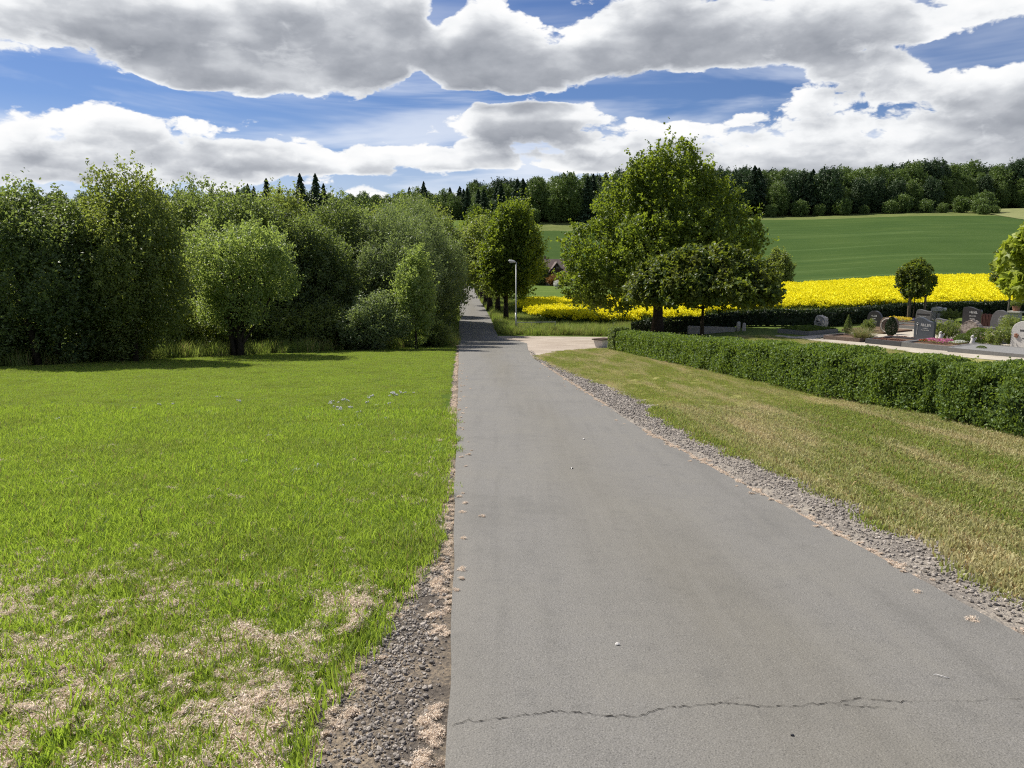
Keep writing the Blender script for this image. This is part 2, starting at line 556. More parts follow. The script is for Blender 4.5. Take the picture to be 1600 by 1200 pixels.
M['straw'] = leaf_mat('dry_grass', (.30, .22, .10), (.52, .40, .20), (.4, .3, .12), trans=.3, rough=.8, spec=.1)


def ground_mat(name, stops, scale, fine_scale, fine=0.5, rough=.95, bumps=.4, bd=.03, stretch=(1, 1, 1), rot=0.0, extra=None):
    m, N = new_mat(name)
    geo = N.new('ShaderNodeNewGeometry')
    mp = N.new('ShaderNodeMapping')
    mp.inputs['Rotation'].default_value = (0, 0, rot)
    mp.inputs['Scale'].default_value = stretch
    N.l.new(geo.outputs['Position'], mp.inputs[0])
    a = N.noise(mp.outputs[0], scale, 6, .6, .2)
    b = N.noise(geo.outputs['Position'], fine_scale, 6, .7)
    f = N.math('ADD', N.math('MULTIPLY', a, 1 - fine), N.math('MULTIPLY', b, fine))
    c = N.ramp(f, stops)
    if extra:
        c = extra(N, geo, c)
    finish(N, principled(N, c, rough, .04, normal=bump(N, b, bumps, bd)))
    return m


M['ground'] = ground_mat('rough_grass', [(.3, (.045, .07, .016)), (.5, (.085, .12, .026)), (.7, (.15, .17, .05))], .08, 1.2)
M['meadow_soil'] = ground_mat('meadow_turf', [(.3, (.035, .055, .010)), (.5, (.06, .095, .014)), (.7, (.11, .13, .03))], .7, 14)
M['lawn_soil'] = ground_mat('lawn_turf', [(.34, (.13, .15, .036)), (.46, (.18, .185, .055)), (.56, (.25, .235, .09)), (.68, (.34, .30, .15))], .55, 9,
                            fine=.45, stretch=(1.0, .22, 1), rot=R(5))
M['verge_left'] = ground_mat('verge_soil', [(.34, (.055, .047, .042)), (.48, (.13, .112, .095)), (.57, (.26, .21, .155)), (.7, (.46, .37, .26))], 2.6, 45, fine=.5, bumps=.8)
M['verge_right'] = ground_mat('verge_gravel', [(.34, (.10, .09, .08)), (.48, (.24, .215, .19)), (.58, (.36, .32, .27)), (.7, (.48, .40, .29))], 2.3, 38, fine=.6, bumps=.9)
M['track'] = ground_mat('track_gravel', [(.32, (.22, .18, .145)), (.5, (.33, .28, .235)), (.7, (.45, .40, .34))], .6, 11, fine=.5)
M['path'] = ground_mat('path_chippings', [(.32, (.27, .235, .185)), (.5, (.38, .34, .28)), (.7, (.50, .455, .39))], .8, 24, fine=.55)
M['grave_soil'] = ground_mat('grave_soil', [(.34, (.07, .045, .03)), (.5, (.13, .085, .06)), (.7, (.25, .19, .14))], 2, 25)


def crop_streaks(N, geo, c):
    mp = N.new('ShaderNodeMapping')
    mp.inputs['Rotation'].default_value = (0, 0, R(8))
    mp.inputs['Scale'].default_value = (.012, .22, .0)
    N.l.new(geo.outputs['Position'], mp.inputs[0])
    s = N.noise(mp.outputs[0], 1.0, 5, .6, .3)
    c = N.mix(N.remap(s, .57, .70, 0, .5), c, (.10, .15, .05))
    c = N.mix(N.remap(s, .30, .45, .35, 0), c, (.022, .055, .016))
    return c


M['crop'] = ground_mat('young_cereal', [(.3, (.034, .064, .014)), (.5, (.044, .078, .018)), (.7, (.060, .094, .023))], .05, .8, fine=.35, extra=crop_streaks)
M['headland'] = ground_mat('headland_grass', [(.3, (.07, .09, .025)), (.5, (.12, .145, .045)), (.7, (.19, .20, .08))], .25, 1.4, fine=.6, stretch=(.5, 1, 1), bumps=.8, bd=.2)
M['pasture'] = ground_mat('pasture_grass', [(.3, (.05, .085, .018)), (.5, (.085, .13, .026)), (.7, (.13, .165, .04))], .12, 1.4, fine=.5)


def swath(N, geo, c):
    w = N.new('ShaderNodeTexWave', wave_type='RINGS', rings_direction='Z')
    mp = N.new('ShaderNodeMapping')
    mp.inputs['Location'].default_value = (-235, -300, 0)
    N.l.new(geo.outputs['Position'], mp.inputs[0])
    N.l.new(mp.outputs[0], w.inputs['Vector'])
    w.inputs['Scale'].default_value = .07
    w.inputs['Distortion'].default_value = 2.5
    w.inputs['Detail'].default_value = 2
    return N.mix(N.math('MULTIPLY', w.outputs['Fac'], .35), c, (.12, .15, .06))


M['mown'] = ground_mat('mown_hay', [(.3, (.15, .17, .07)), (.5, (.20, .21, .09)), (.7, (.27, .26, .12))], .1, 1.3, fine=.4, extra=swath)


def asphalt_mat():
    m, N = new_mat('asphalt')
    geo = N.new('ShaderNodeNewGeometry')
    P = geo.outputs['Position']
    uvn = N.new('ShaderNodeUVMap', uv_map='UVMap')
    sx = N.new('ShaderNodeSeparateXYZ')
    N.l.new(uvn.outputs[0], sx.inputs[0])
    across = sx.outputs[0]                    # 0 at the meadow edge, 1 at the lawn edge
    wob = N.math('MULTIPLY_ADD', N.noise(P, .35, 3), .22, -.11)
    u = N.math('ADD', across, wob)
    speck = N.noise(P, 150, 3, .75)
    grain = N.noise(P, 48, 4, .7)
    blot = N.noise(P, .9, 5, .6, .3)
    big = N.noise(N.vmath('MULTIPLY', P, (1, .12, 1)), .9, 3)
    base = N.mix(N.remap(speck, .30, .70), (.0666, .0637, .0575), (.2271, .2166, .2036))
    base = N.mix(N.remap(grain, .36, .64), base, N.mix(.5, base, (.1514, .1446, .1296)))
    # worn wheel tracks, brownish dust between them
    band = N.math('MULTIPLY', N.remap(u, .22, .45, smooth=True), N.remap(u, .52, .74, 1, 0, smooth=True))
    base = N.mix(N.math('MULTIPLY', band, N.remap(big, .35, .7, .2, .6)), base, (.1174, .1053, .0785))
    edge = N.remap(across, 0.0, .10, 1, 0)
    base = N.mix(N.math('MULTIPLY', edge, .30), base, (.1817, .1668, .1402))
    base = N.mix(N.remap(blot, .50, .72, 0, .35), base, (.1704, .1595, .1332))
    base = N.mix(N.remap(blot, .30, .46, .30, 0), base, (.0909, .0875, .0785))
    mid = N.noise(P, 7.5, 4, .65)
    base = N.mix(N.remap(mid, .52, .72, 0, .30), base, (.1616, .1535, .1381))
    base = N.mix(N.remap(mid, .28, .46, .26, 0), base, (.0798, .0777, .0726))
    streak = N.noise(N.vmath('MULTIPLY', P, (5.5, .30, 1)), 1.0, 4, .6)
    base = N.mix(N.remap(streak, .50, .70, 0, .34), base, (.1688, .1596, .1412))
    base = N.mix(N.remap(streak, .30, .46, .24, 0), base, (.0870, .0829, .0747))
    # stray white and dark stones in the binder
    vo = N.new('ShaderNodeTexVoronoi', feature='F1')
    N.l.new(P, vo.inputs['Vector'])
    vo.inputs['Scale'].default_value = 115
    chip = N.math('MULTIPLY', N.math('LESS_THAN', vo.outputs['Distance'], .32), N.math('GREATER_THAN', N.vmath('DOT_PRODUCT', vo.outputs['Color'], (1, 0, 0)), .86))
    base = N.mix(N.math('MULTIPLY', chip, .38), base, (.3028, .2893, .2523))
    chip2 = N.math('MULTIPLY', N.math('LESS_THAN', vo.outputs['Distance'], .40), N.math('LESS_THAN', N.vmath('DOT_PRODUCT', vo.outputs['Color'], (0, 1, 0)), .16))
    base = N.mix(N.math('MULTIPLY', chip2, .4), base, (.0379, .0370, .0337))
    hgt = N.math('ADD', N.math('MULTIPLY', speck, .6), N.math('MULTIPLY', vo.outputs['Distance'], -.5))
    finish(N, principled(N, base, .78, .35, normal=bump(N, hgt, .55, .006)))
    return m


M['asphalt'] = asphalt_mat()
M['crack'] = plain_mat('crack_dark', (.028, .026, .024), .95, .05)
M['steel'] = plain_mat('galvanised_steel', (.42, .43, .43), .5, .5, .6, var=.12, scale=5)
M['wood'] = plain_mat('weathered_wood', (.20, .16, .11), .85, .2, var=.25, scale=12)
M['granite_dark'] = plain_mat('dark_granite', (.050, .047, .048), .35, .4, var=.25, scale=40, c2=(.026, .025, .027))
M['granite_blue'] = plain_mat('blue_grey_granite', (.085, .094, .108), .45, .35, var=.2, scale=30, c2=(.055, .062, .072))
M['granite_grey'] = plain_mat('grey_granite', (.145, .140, .135), .6, .3, var=.2, scale=35, c2=(.08, .08, .08))
M['stone_pale'] = plain_mat('pale_stone', (.47, .44, .40), .85, .25, var=.15, scale=10, c2=(.30, .28, .25), bumps=.5)
M['stone_white'] = plain_mat('white_stone', (.58, .56, .53), .8, .25, var=.1, scale=30, c2=(.44, .42, .40), bumps=.3)
M['stone_brown'] = plain_mat('brown_stone', (.20, .15, .12), .75, .3, var=.2, scale=9, c2=(.10, .075, .06), bumps=.4)
M['stone_mottled'] = plain_mat('mottled_stone', (.42, .36, .31), .8, .25, var=.3, scale=11, c2=(.13, .10, .085), bumps=.6)
M['corten'] = plain_mat('red_brown_wood', (.075, .028, .020), .7, .3, var=.3, scale=8)
M['concrete'] = plain_mat('concrete', (.34, .32, .29), .9, .2, var=.2, scale=5, bumps=.3)
M['kerb_dark'] = plain_mat('dark_kerb_stone', (.09, .09, .095), .5, .35, var=.2, scale=20)
M['kerb_grey'] = plain_mat('grey_kerb_stone', (.22, .215, .205), .6, .3, var=.15, scale=20)
M['ink_light'] = plain_mat('inscription_light', (.62, .61, .58), .6, .3)
M['ink_dark'] = plain_mat('inscription_dark', (.03, .03, .03), .6, .3)
M['plaster'] = plain_mat('white_plaster', (.66, .64, .60), .9, .2, var=.06, scale=2)
M['rooftile'] = plain_mat('brown_roof_tile', (.175, .13, .115), .85, .25, var=.22, scale=2.5)
M['timber'] = plain_mat('dark_timber', (.065, .042, .032), .8, .2, var=.2)
M['barge'] = plain_mat('pale_bargeboard', (.42, .36, .31), .8, .2)
M['glass'] = plain_mat('window_glass', (.04, .05, .06), .08, .6)
M['car_grey'] = plain_mat('grey_car_paint', (.22, .23, .25), .3, .5, var=.03)
M['rubber'] = plain_mat('black_rubber', (.02, .02, .02), .8, .2)
M['red_lens'] = plain_mat('red_lens', (.35, .02, .015), .3, .5)
M['lamp_glass'] = plain_mat('lamp_glass', (.72, .72, .70), .25, .5)
M['planter'] = plain_mat('white_planter', (.62, .60, .58), .8, .25, var=.1, scale=6)
M['terracotta'] = plain_mat('terracotta', (.30, .15, .10), .85, .2)
M['petal_white'] = leaf_mat('petal_white', (.70, .70, .64), (.82, .82, .78), (.7, .7, .6), trans=.3)
M['petal_pink'] = leaf_mat('petal_pink', (.55, .10, .30), (.70, .25, .48), (.6, .15, .35), trans=.3)
M['petal_red'] = leaf_mat('petal_red', (.35, .06, .03), (.52, .14, .06), (.4, .1, .04), trans=.3)
M['petal_yellow'] = leaf_mat('petal_yellow', (.70, .50, .02), (.82, .66, .05), (.7, .5, .02), trans=.3)
M['petal_purple'] = leaf_mat('petal_purple', (.08, .05, .22), (.16, .10, .34), (.1, .06, .25), trans=.2)
M['heather'] = leaf_mat('heather', (.14, .06, .04), (.26, .13, .09), (.2, .09, .06), trans=.2)
M['reed_grass'] = leaf_mat('ornamental_grass', (.16, .15, .06), (.36, .31, .15), (.3, .28, .1), trans=.3)

# ------------------------------------------------------------------ ground, road, fields
def axis(lo, hi, fine, lo2, hi2, grow=1.12):
    a = list(np.arange(lo, hi + 1e-6, fine))
    s, x = fine, lo
    while x > lo2:
        s *= grow
        x -= s
        a.insert(0, x)
    s, x = fine, hi
    while x < hi2:
        s *= grow
        x += s
        a.append(x)
    return np.array(a)


def grid_faces(nr, nc):
    i, j = np.meshgrid(np.arange(nr - 1), np.arange(nc - 1), indexing='ij')
    a = (i * nc + j).ravel()
    return np.stack([a, a + 1, a + nc + 1, a + nc], 1)


def make_ground():
    xs = axis(-32, 46, .6, -1400, 1400, 1.1)
    ys = axis(-14, 84, .6, -700, 2400, 1.1)
    X, Y = np.meshgrid(xs, ys)
    V = np.stack([X.ravel(), Y.ravel(), H(X, Y).ravel()], 1)
    me = mesh_np('ground', V, [grid_faces(len(ys), len(xs))], [M['ground']], smooth=True)
    link('ground', me, kind='structure')


make_ground()


def strip(name, ys, x0, x1, ncol, dz, mat, edge=None, power=1.0, skirt=0.0, jag=(0, 0), seed=1):
    """sheet between the curves x0(y) and x1(y), laid on the terrain"""
    ys = np.asarray(ys, float)
    t = np.linspace(0, 1, ncol) ** power
    a, b = x0(ys), x1(ys)
    if jag[0]:
        a = a + jag[0] * (fbm(ys * 1.3, ys * 0 + 3.3, seed, 5) - .5) * 2
    if jag[1]:
        b = b + jag[1] * (fbm(ys * 1.3, ys * 0 + 8.1, seed + 40, 5) - .5) * 2
    X = a[:, None] * (1 - t) + b[:, None] * t
    Y = np.repeat(ys[:, None], ncol, 1)
    Z = H(X, Y) + dz
    V = np.stack([X, Y, Z], -1)
    uv = np.stack([np.repeat(t[None], len(ys), 0), Y], -1)
    if skirt:
        lo = V[:, :1].copy(); lo[..., 2] -= skirt
        hi = V[:, -1:].copy(); hi[..., 2] -= skirt
        V = np.concatenate([lo, V, hi], 1)
        uv = np.concatenate([uv[:, :1], uv, uv[:, -1:]], 1)
    n = V.shape[1]
    me = mesh_np(name, V.reshape(-1, 3), [grid_faces(len(ys), n)], [mat], smooth=not skirt, uv=uv.reshape(-1, 2))
    return link(name, me, kind='structure')


yr = np.concatenate([np.arange(-10, 12, .25), np.arange(12, 70, .5), np.arange(70, 221, 2.0)])
road = strip('road', yr, road_l, road_r, 15, .035, M['asphalt'], skirt=.06, jag=(.025, .025))
ym = np.concatenate([np.arange(-8, 9, .12), np.arange(9, 48, .4)])
meadow = strip('meadow', ym, lambda y: np.full_like(y, -42.0), lambda y: verge_l(y) + .03, 70, .012, M['meadow_soil'], power=.45, jag=(0, .09))
verge_left = strip('gravel_verge', np.concatenate([np.arange(-8, 12, .12), np.arange(12, 56, .4)]), lambda y: verge_l(y) - .25, lambda y: road_l(y) + .04, 10, .006, M['verge_left'])
verge_right = strip('gravel_verge', np.concatenate([np.arange(-8, 12, .15), np.arange(12, 38, .4)]), lambda y: road_r(y) - .04, lambda y: verge_r(y) + .12, 10, .006, M['verge_right'])


def lawn_left(y): return np.interp(y, [31, 35, 37.5, 39.3, 41, 44], [1.0, 2.0, 3.2, 4.7, 6.5, 8.0])
def lawn_r(y): return np.interp(y, [-10, 36, 41, 44], [32, 32, 14, 9.0])
lawn = strip('lawn', np.concatenate([np.arange(-8, 44, .3)]), lambda y: np.where(y < 31, verge_r(y), lawn_left(y)), lawn_r, 60, .010, M['lawn_soil'], power=1.3, jag=(.12, 0))


def patch(name, corners, nu, nv, dz, mat, jag=0.0, kind='structure', seed=0):
    """four-cornered sheet on the terrain; corners run round it"""
    c = np.array(corners, float)
    u, v = np.linspace(0, 1, nu)[None, :], np.linspace(0, 1, nv)[:, None]
    X = (c[0, 0] * (1 - u) + c[1, 0] * u) * (1 - v) + (c[3, 0] * (1 - u) + c[2, 0] * u) * v
    Y = (c[0, 1] * (1 - u) + c[1, 1] * u) * (1 - v) + (c[3, 1] * (1 - u) + c[2, 1] * u) * v
    if jag:
        w = np.minimum(np.minimum(u, 1 - u), np.minimum(v, 1 - v)) < .001
        Y = Y + w * jag * (fbm(X * .35, Y * .35, seed, 4) - .5) * 2
        X = X + w * jag * (fbm(X * .35, Y * .35, seed + 9, 4) - .5) * 2
    V = np.stack([X, Y, H(X, Y) + dz], -1).reshape(-1, 3)
    me = mesh_np(name, V, [grid_faces(nv, nu)], [mat], smooth=True)
    return link(name, me, kind=kind)


# gravel side track that leaves the lane and passes the end of the hedge
strip('track', np.arange(30, 58.6, .4), lambda y: road_r(y) - .04,
      lambda y: np.interp(y, [30, 33, 36, 38, 40, 42, 44, 46, 50, 54, 56, 57.5, 58.6], [1.0, 1.9, 3.0, 4.2, 5.6, 7.0, 8.5, 9.5, 11, 11, 10.5, 6.0, -.6]), 26, .016, M['track'], jag=(0, .25))
E1 = np.array([.57, -.82]); E1 /= np.linalg.norm(E1)       # along the row of graves
E2 = np.array([-E1[1], E1[0]])                             # from the path to the back of a grave
PO = np.array([17.55, 39.9])                               # where the row's front kerb starts
def gp(s, t):
    p = PO + E1 * s + E2 * t
    return float(p[0]), float(p[1])
patch('path', [gp(-4.5, -.3), gp(16, -3.7), gp(16, .2), gp(-4.5, .35)], 90, 26, .022, M['path'], jag=.14)
patch('path', [gp(-3.4, -.3), gp(-2.3, -.3), gp(-2.2, 9), gp(-2.9, 9)], 8, 40, .026, M['path'], jag=.1)
patch('cemetery_ground', [gp(-2.0, .2), gp(16, .2), gp(16, 24), gp(-4.0, 14)], 50, 60, .014, M['path'], jag=.3)
# fields
patch('pasture', [(2, 98), (60, 100), (34, 172), (1, 205)], 50, 50, .15, M['pasture'], jag=.8)
patch('crop_field', [(30, 111), (200, 109), (172, 281), (84, 287)], 110, 90, .30, M['crop'], jag=1.0)
patch('crop_field', [(2, 238), (84, 236), (84, 284), (6, 286)], 50, 30, .30, M['crop'], jag=1.0)
patch('headland', [(6, 285), (176, 279), (200, 330), (2, 318)], 100, 20, .22, M['headland'], jag=1.5)
patch('hay_field', [(158, 228), (235, 215), (300, 330), (186, 320)], 50, 40, .40, M['mown'], jag=1.0)
patch('pasture', [(-90, 240), (-2, 240), (-2, 318), (-90, 318)], 40, 30, .2, M['pasture'], jag=1.0)


# the crack across the asphalt
def make_crack(pts, w, seed):
    rng = np.random.default_rng(seed)
    P = []
    for a, b in zip(pts[:-1], pts[1:]):
        n = max(2, int(math.dist(a, b) / .016))
        for k in range(n):
            t = k / n
            P.append((a[0] * (1 - t) + b[0] * t + rng.normal(0, .003), a[1] * (1 - t) + b[1] * t + rng.normal(0, .006)))
    P = np.array(P)
    ww = w * (.25 + 1.5 * rng.random(len(P)) ** 1.5) * np.clip((len(P) - 1 - np.arange(len(P))) / 9, .12, 1)
    V, F = [], []
    for k, (p, q) in enumerate(zip(P, ww)):
        for s in (-1, 1):
            V.append((p[0], p[1] + s * q / 2, Hf(p[0], p[1]) + .0385))
    F = [(2 * k, 2 * k + 2, 2 * k + 3, 2 * k + 1) for k in range(len(P) - 1)]
    return mesh_np('crack', V, [F], [M['crack']])


link('crack', make_crack([(-.235, 2.70), (-.05, 2.74), (.19, 2.80), (.37, 2.765), (.50, 2.76), (.585, 2.81), (.86, 2.865), (.97, 2.84), (1.12, 2.83), (1.30, 2.86), (1.44, 2.90), (1.56, 2.875), (1.72, 2.885)], .0036, 3), road)
link('crack', make_crack([(.37, 2.762), (.46, 2.735), (.52, 2.745)], .0035, 5), road)
link('crack', make_crack([(.86, 2.866), (.93, 2.90), (1.01, 2.915)], .003, 6), road)
link('crack', make_crack([(1.30, 2.86), (1.37, 2.835), (1.47, 2.83), (1.58, 2.80)], .003, 7), road)
link('crack', make_crack([(1.72, 2.885), (1.86, 2.87), (2.02, 2.90), (2.2, 2.895)], .0016, 8), road)

# ------------------------------------------------------------------ foliage
def leaf_quads(C, A, Nn, L, W, fold=.18):
    """one folded rhombic leaf per centre"""
    n = len(C)
    B = np.cross(Nn, A)
    B /= np.linalg.norm(B, axis=1, keepdims=True) + 1e-9
    L = np.broadcast_to(np.asarray(L, float), (n,))[:, None]
    W = np.broadcast_to(np.asarray(W, float), (n,))[:, None]
    v = np.empty((n, 4, 3))
    v[:, 0] = C - A * L * .5
    v[:, 2] = C + A * L * .5
    v[:, 1] = C + B * W * .5 + Nn * W * fold + A * L * -.05
    v[:, 3] = C - B * W * .5 + Nn * W * fold + A * L * -.05
    f = np.arange(n * 4).reshape(n, 4)
    return v.reshape(-1, 3), f


def unit(v):
    return v / (np.linalg.norm(v, axis=-1, keepdims=True) + 1e-9)


def crown_np(seed, lobes, nclump, per, L, W, clen=.55, crad=.22, up=.5, droop=0.0, inner=.3, flat=None, shell=.30, leafup=.4, zmin=None, wind=(0, 0, 0)):
    """leaves gathered in shoots, shoots spread through lobes (centre, radii)"""
    rng = np.random.default_rng(seed)
    lobes = np.array(lobes, float)
    vol = (lobes[:, 3] * lobes[:, 4] * lobes[:, 5]) ** (2 / 3)
    k = rng.choice(len(lobes), nclump * 2, p=vol / vol.sum())
    d = unit(rng.normal(size=(len(k), 3)))
    r = np.where(rng.random(len(k)) < inner, rng.random(len(k)) ** .5, 1 - shell * rng.random(len(k)) ** 1.5 + .05 * rng.normal(size=len(k)))
    p = lobes[k, :3] + d * r[:, None] * lobes[k, 3:]
    # drop most of the shoots buried deep in another lobe
    q = (p[:, None] - lobes[None, :, :3]) / lobes[None, :, 3:]
    deep = (np.linalg.norm(q, axis=2).min(1) < .62) & (rng.random(len(p)) < .8)
    ok = ~deep
    if zmin is not None:
        ok &= p[:, 2] > zmin
    p, d = p[ok][:nclump], d[ok][:nclump]
    n = len(p)
    cen = lobes[:, :3].mean(0)
    out = unit(unit(p - cen) * .5 + d * .5)
    ax = unit(out + np.array([0, 0, up]) + rng.normal(size=(n, 3)) * .35 + np.array(wind))
    cl = clen * (.55 + .7 * rng.random(n)) * np.where(rng.random(n) < .16, 2.0, 1.0)
    ltint = rng.normal(0, .13, len(lobes))
    ctint = rng.normal(0, .17, n) + ltint[k[ok][:nclump]]
    cnorm = unit(rng.normal(size=(n, 3)) * .55 + out * .6 + np.array([0, 0, .45]))
    m = n * per
    ci = np.repeat(np.arange(n), per)
    t = rng.random(m) - .35
    spread = rng.normal(size=(m, 3)) * (.88 * crad * (1.05 - .82 * np.clip(t + .35, 0, 1)))[:, None]
    C = p[ci] + ax[ci] * (t * cl[ci])[:, None] + spread
    C[:, 2] -= droop * np.abs(rng.normal(size=m)) * crad
    A = unit(ax[ci] * .5 + rng.normal(size=(m, 3)) * .75 + np.array([0, 0, -droop]))
    Nn = unit(rng.normal(size=(m, 3)) * .42 + np.array([0, 0, leafup * .4]) + cnorm[ci] * .8)
    Nn = unit(Nn - A * (Nn * A).sum(1, keepdims=True))
    s = .7 + .6 * rng.random(m)
    v, f = leaf_quads(C, A, Nn, L * s, W * s)
    tint = np.clip(.5 + ctint[ci] + rng.normal(0, .11, m), 0, 1)
    return v, f, np.repeat(tint, 4), p


def crown_mesh(name, mat, *a, **k):
    v, f, t, p = crown_np(*a, **k)
    me = mesh_np(name, v, [f], [mat], tint=t)
    return me, p


def limb_mesh(name, mat, seed, base_r, fork, targets, nl, height, lean=(0, 0), sides=8, stems=1, base_spread=.0, limb_r=.42, crooked=.12):
    """trunk(s) from the ground to HEIGHT with limbs that end in the crown at some of TARGETS"""
    rng = np.random.default_rng(seed)
    b = MB()
    T = np.array(targets)
    for s in range(stems):
        a0 = 2 * math.pi * s / max(stems, 1) + .5
        bx, by = (base_spread * math.cos(a0), base_spread * math.sin(a0)) if stems > 1 else (0, 0)
        n = 7
        pts, rad = [], []
        for i in range(n):
            t = i / (n - 1)
            pts.append((bx * (1 + 3.0 * t) + lean[0] * t + rng.normal(0, .03) * (i > 0) * height * .12, by * (1 + 3.0 * t) + lean[1] * t + rng.normal(0, .03) * (i > 0) * height * .12, height * t - .12 * (i == 0)))
            rad.append(base_r * ((1.35 if i == 0 else 1.0) * (1 - .75 * t)) / (1 if stems == 1 else stems ** .4))
        b.tube(pts, rad, sides)
        pts = np.array(pts)
        for j in range(nl):
            tg = T[rng.integers(len(T))]
            t0 = fork + (1 - fork) * rng.random() * .8
            x = t0 * (n - 1)
            i = min(int(x), n - 2)
            p0 = pts[i] * (1 - x + i) + pts[i + 1] * (x - i)
            if tg[2] < p0[2] - .2:
                continue
            r0 = base_r * (1 - .75 * t0) * limb_r * (1.2 if stems == 1 else 1.0)
            mid = p0 * .5 + tg * .5 + np.array([0, 0, -.10 * np.linalg.norm(tg - p0)]) + rng.normal(0, crooked, 3)
            q1 = p0 * .75 + mid * .25 + rng.normal(0, crooked * .3, 3)
            b.tube([p0, q1, mid, mid * .45 + tg * .55 + rng.normal(0, crooked, 3), tg], [r0, r0 * .85, r0 * .6, r0 * .38, r0 * .12], 5, cap=False)
    return b.mesh(name, [mat], smooth=True)


def make_lobes(seed, rx, ry, z0, z1, n=12, core=.66, r=.36, conic=0.0):
    """a main body and N bulges round it, between heights z0 and z1"""
    rng = np.random.default_rng(seed)
    cz, rz = (z0 + z1) / 2, (z1 - z0) / 2
    L = [(0, 0, cz, rx * core, ry * core, rz * core)]
    for k in range(int(n * 2.0)):
        d = unit(rng.normal(size=3))
        w = 1 - conic * (d[2] * .5 + .5)
        rr = r * (.55 + .75 * rng.random())
        L.append((d[0] * rx * (1.06 - rr) * w, d[1] * ry * (1.06 - rr) * w, cz + d[2] * rz * (1.04 - rr), rx * rr * w, ry * rr * w, max(rz * rr, .3)))
    return L


PROTO = {}


def proto(key, crown, trunk):
    PROTO[key] = (crown, trunk)


def tree(key, name, label, cat, x, y, rz=0.0, scale=1.0, group=None, sink=.05, crown_name='crown', trunk_name='trunk'):
    t = thing(name, label, cat, (x, y, Hf(x, y) - sink), rz, group, scale)
    c, s = PROTO[key]
    if s is not None:
        link(trunk_name, s, t)
    link(crown_name, c, t)
    return t


def leafy(key, seed, mat, rx, ry, z0, z1, nclump, per, L, W, off=0.0, n=12, conic=0.0, core=.64, base_r=.16, stems=1, spread=.15, bark='bark', nl=14, fork=.2, trunk_h=None, **kw):
    lob = [(a + off, *q) for a, *q in make_lobes(seed, rx, ry, z0, z1, n, core, conic=conic)]
    cm, p = crown_mesh(key + '_crown', M[mat], seed, lob, nclump, per, L, W, **kw)
    inner = p * np.array([.82, .82, 1.0]) if len(p) else p
    tm = limb_mesh(key + '_trunk', M[bark], seed + 1, base_r, fork, inner, nl, trunk_h or (z0 + (z1 - z0) * .7), stems=stems, base_spread=spread)
    proto(key, cm, tm)


# broadleaf kinds
leafy('grove_a', 11, 'leaf_dark', 2.7, 2.5, .15, 6.5, 1500, 30, .125, .075, conic=.25, stems=3, spread=.3, clen=.85, crad=.23, up=.95, wind=(.4, 0, 0))
leafy('grove_b', 12, 'leaf', 2.8, 2.6, .25, 7.8, 1600, 30, .13, .075, conic=.2, stems=3, spread=.3, clen=.95, crad=.23, up=1.1, wind=(.4, 0, 0))
leafy('grove_c', 13, 'leaf_dark', 2.9, 2.7, .2, 8.4, 1600, 30, .13, .08, conic=.15, stems=2, spread=.3, clen=.85, crad=.23, up=1.0)
leafy('spreading', 14, 'leaf_light', 1.95, 1.9, 1.2, 5.45, 1150, 28, .115, .065, n=14, conic=-.5, base_r=.19, stems=4, spread=.13, clen=.5, crad=.22, up=.6, nl=12, fork=.1, trunk_h=3.6)
leafy('willow', 15, 'leaf_willow', 2.75, 2.6, .3, 7.6, 1600, 32, .15, .045, conic=.15, stems=3, spread=.25, clen=.8, crad=.24, up=1.1, wind=(.2, 0, 0))
leafy('sapling', 16, 'leaf_light', 1.25, 1.2, .3, 5.2, 620, 26, .12, .07, n=10, conic=.45, base_r=.07, clen=.5, crad=.18, up=.9)
leafy('bush', 17, 'leaf', 1.6, 1.5, .0, 2.9, 620, 28, .12, .07, n=10, base_r=.05, stems=4, spread=.2, clen=.5, crad=.2, up=.7)
leafy('bush_light', 18, 'leaf_willow', 1.7, 1.5, .0, 2.9, 620, 28, .12, .06, n=10, base_r=.05, stems=4, spread=.2, clen=.5, crad=.2, up=.7)
leafy('avenue', 19, 'leaf_maple', 3.3, 3.3, 2.5, 11.3, 1500, 30, .21, .15, n=16, base_r=.27, clen=1.2, crad=.30, up=1.0, nl=18, conic=.35, fork=.25)
leafy('avenue_front', 29, 'leaf_maple', 3.1, 3.0, 2.5, 11.2, 1500, 30, .20, .145, off=.55, n=16, base_r=.24, clen=1.2, crad=.29, up=1.0, nl=18, conic=.4, fork=.25)
leafy('avenue_dark', 20, 'leaf', 3.4, 3.4, 2.4, 10.8, 1500, 28, .20, .15, n=14, base_r=.26, clen=.7, crad=.34, up=.3, nl=16, fork=.25)
# the big maple
_lob = [(.2, 0, 5.2, 3.6, 3.4, 3.0), (.5, 0, 8.2, 2.9, 2.7, 2.6), (.6, 0, 10.3, 1.7, 1.7, 1.7), (-2.3, .3, 7.6, 1.9, 1.9, 1.9), (-3.8, 0, 5.2, 2.1, 2.2, 2.0),
        (-4.5, -.4, 3.5, 1.7, 1.8, 1.5), (-3.0, -1.2, 3.0, 1.8, 1.7, 1.3), (3.0, 0, 8.0, 1.7, 1.8, 1.7), (4.5, .2, 6.3, 1.8, 1.8, 1.6), (4.2, -.6, 4.9, 1.7, 1.7, 1.2),
        (1.8, -2.4, 6.0, 1.9, 1.6, 1.9), (-1.2, -2.6, 5.6, 1.9, 1.6, 1.9), (0, 2.6, 6.0, 2.2, 1.8, 2.2), (-.9, -.5, 9.4, 1.4, 1.4, 1.4), (1.9, .3, 9.6, 1.3, 1.3, 1.3), (2.4, -1.5, 3.9, 2.0, 1.8, 1.2), (-1.0, -2.2, 3.2, 1.8, 1.6, 1.0)]
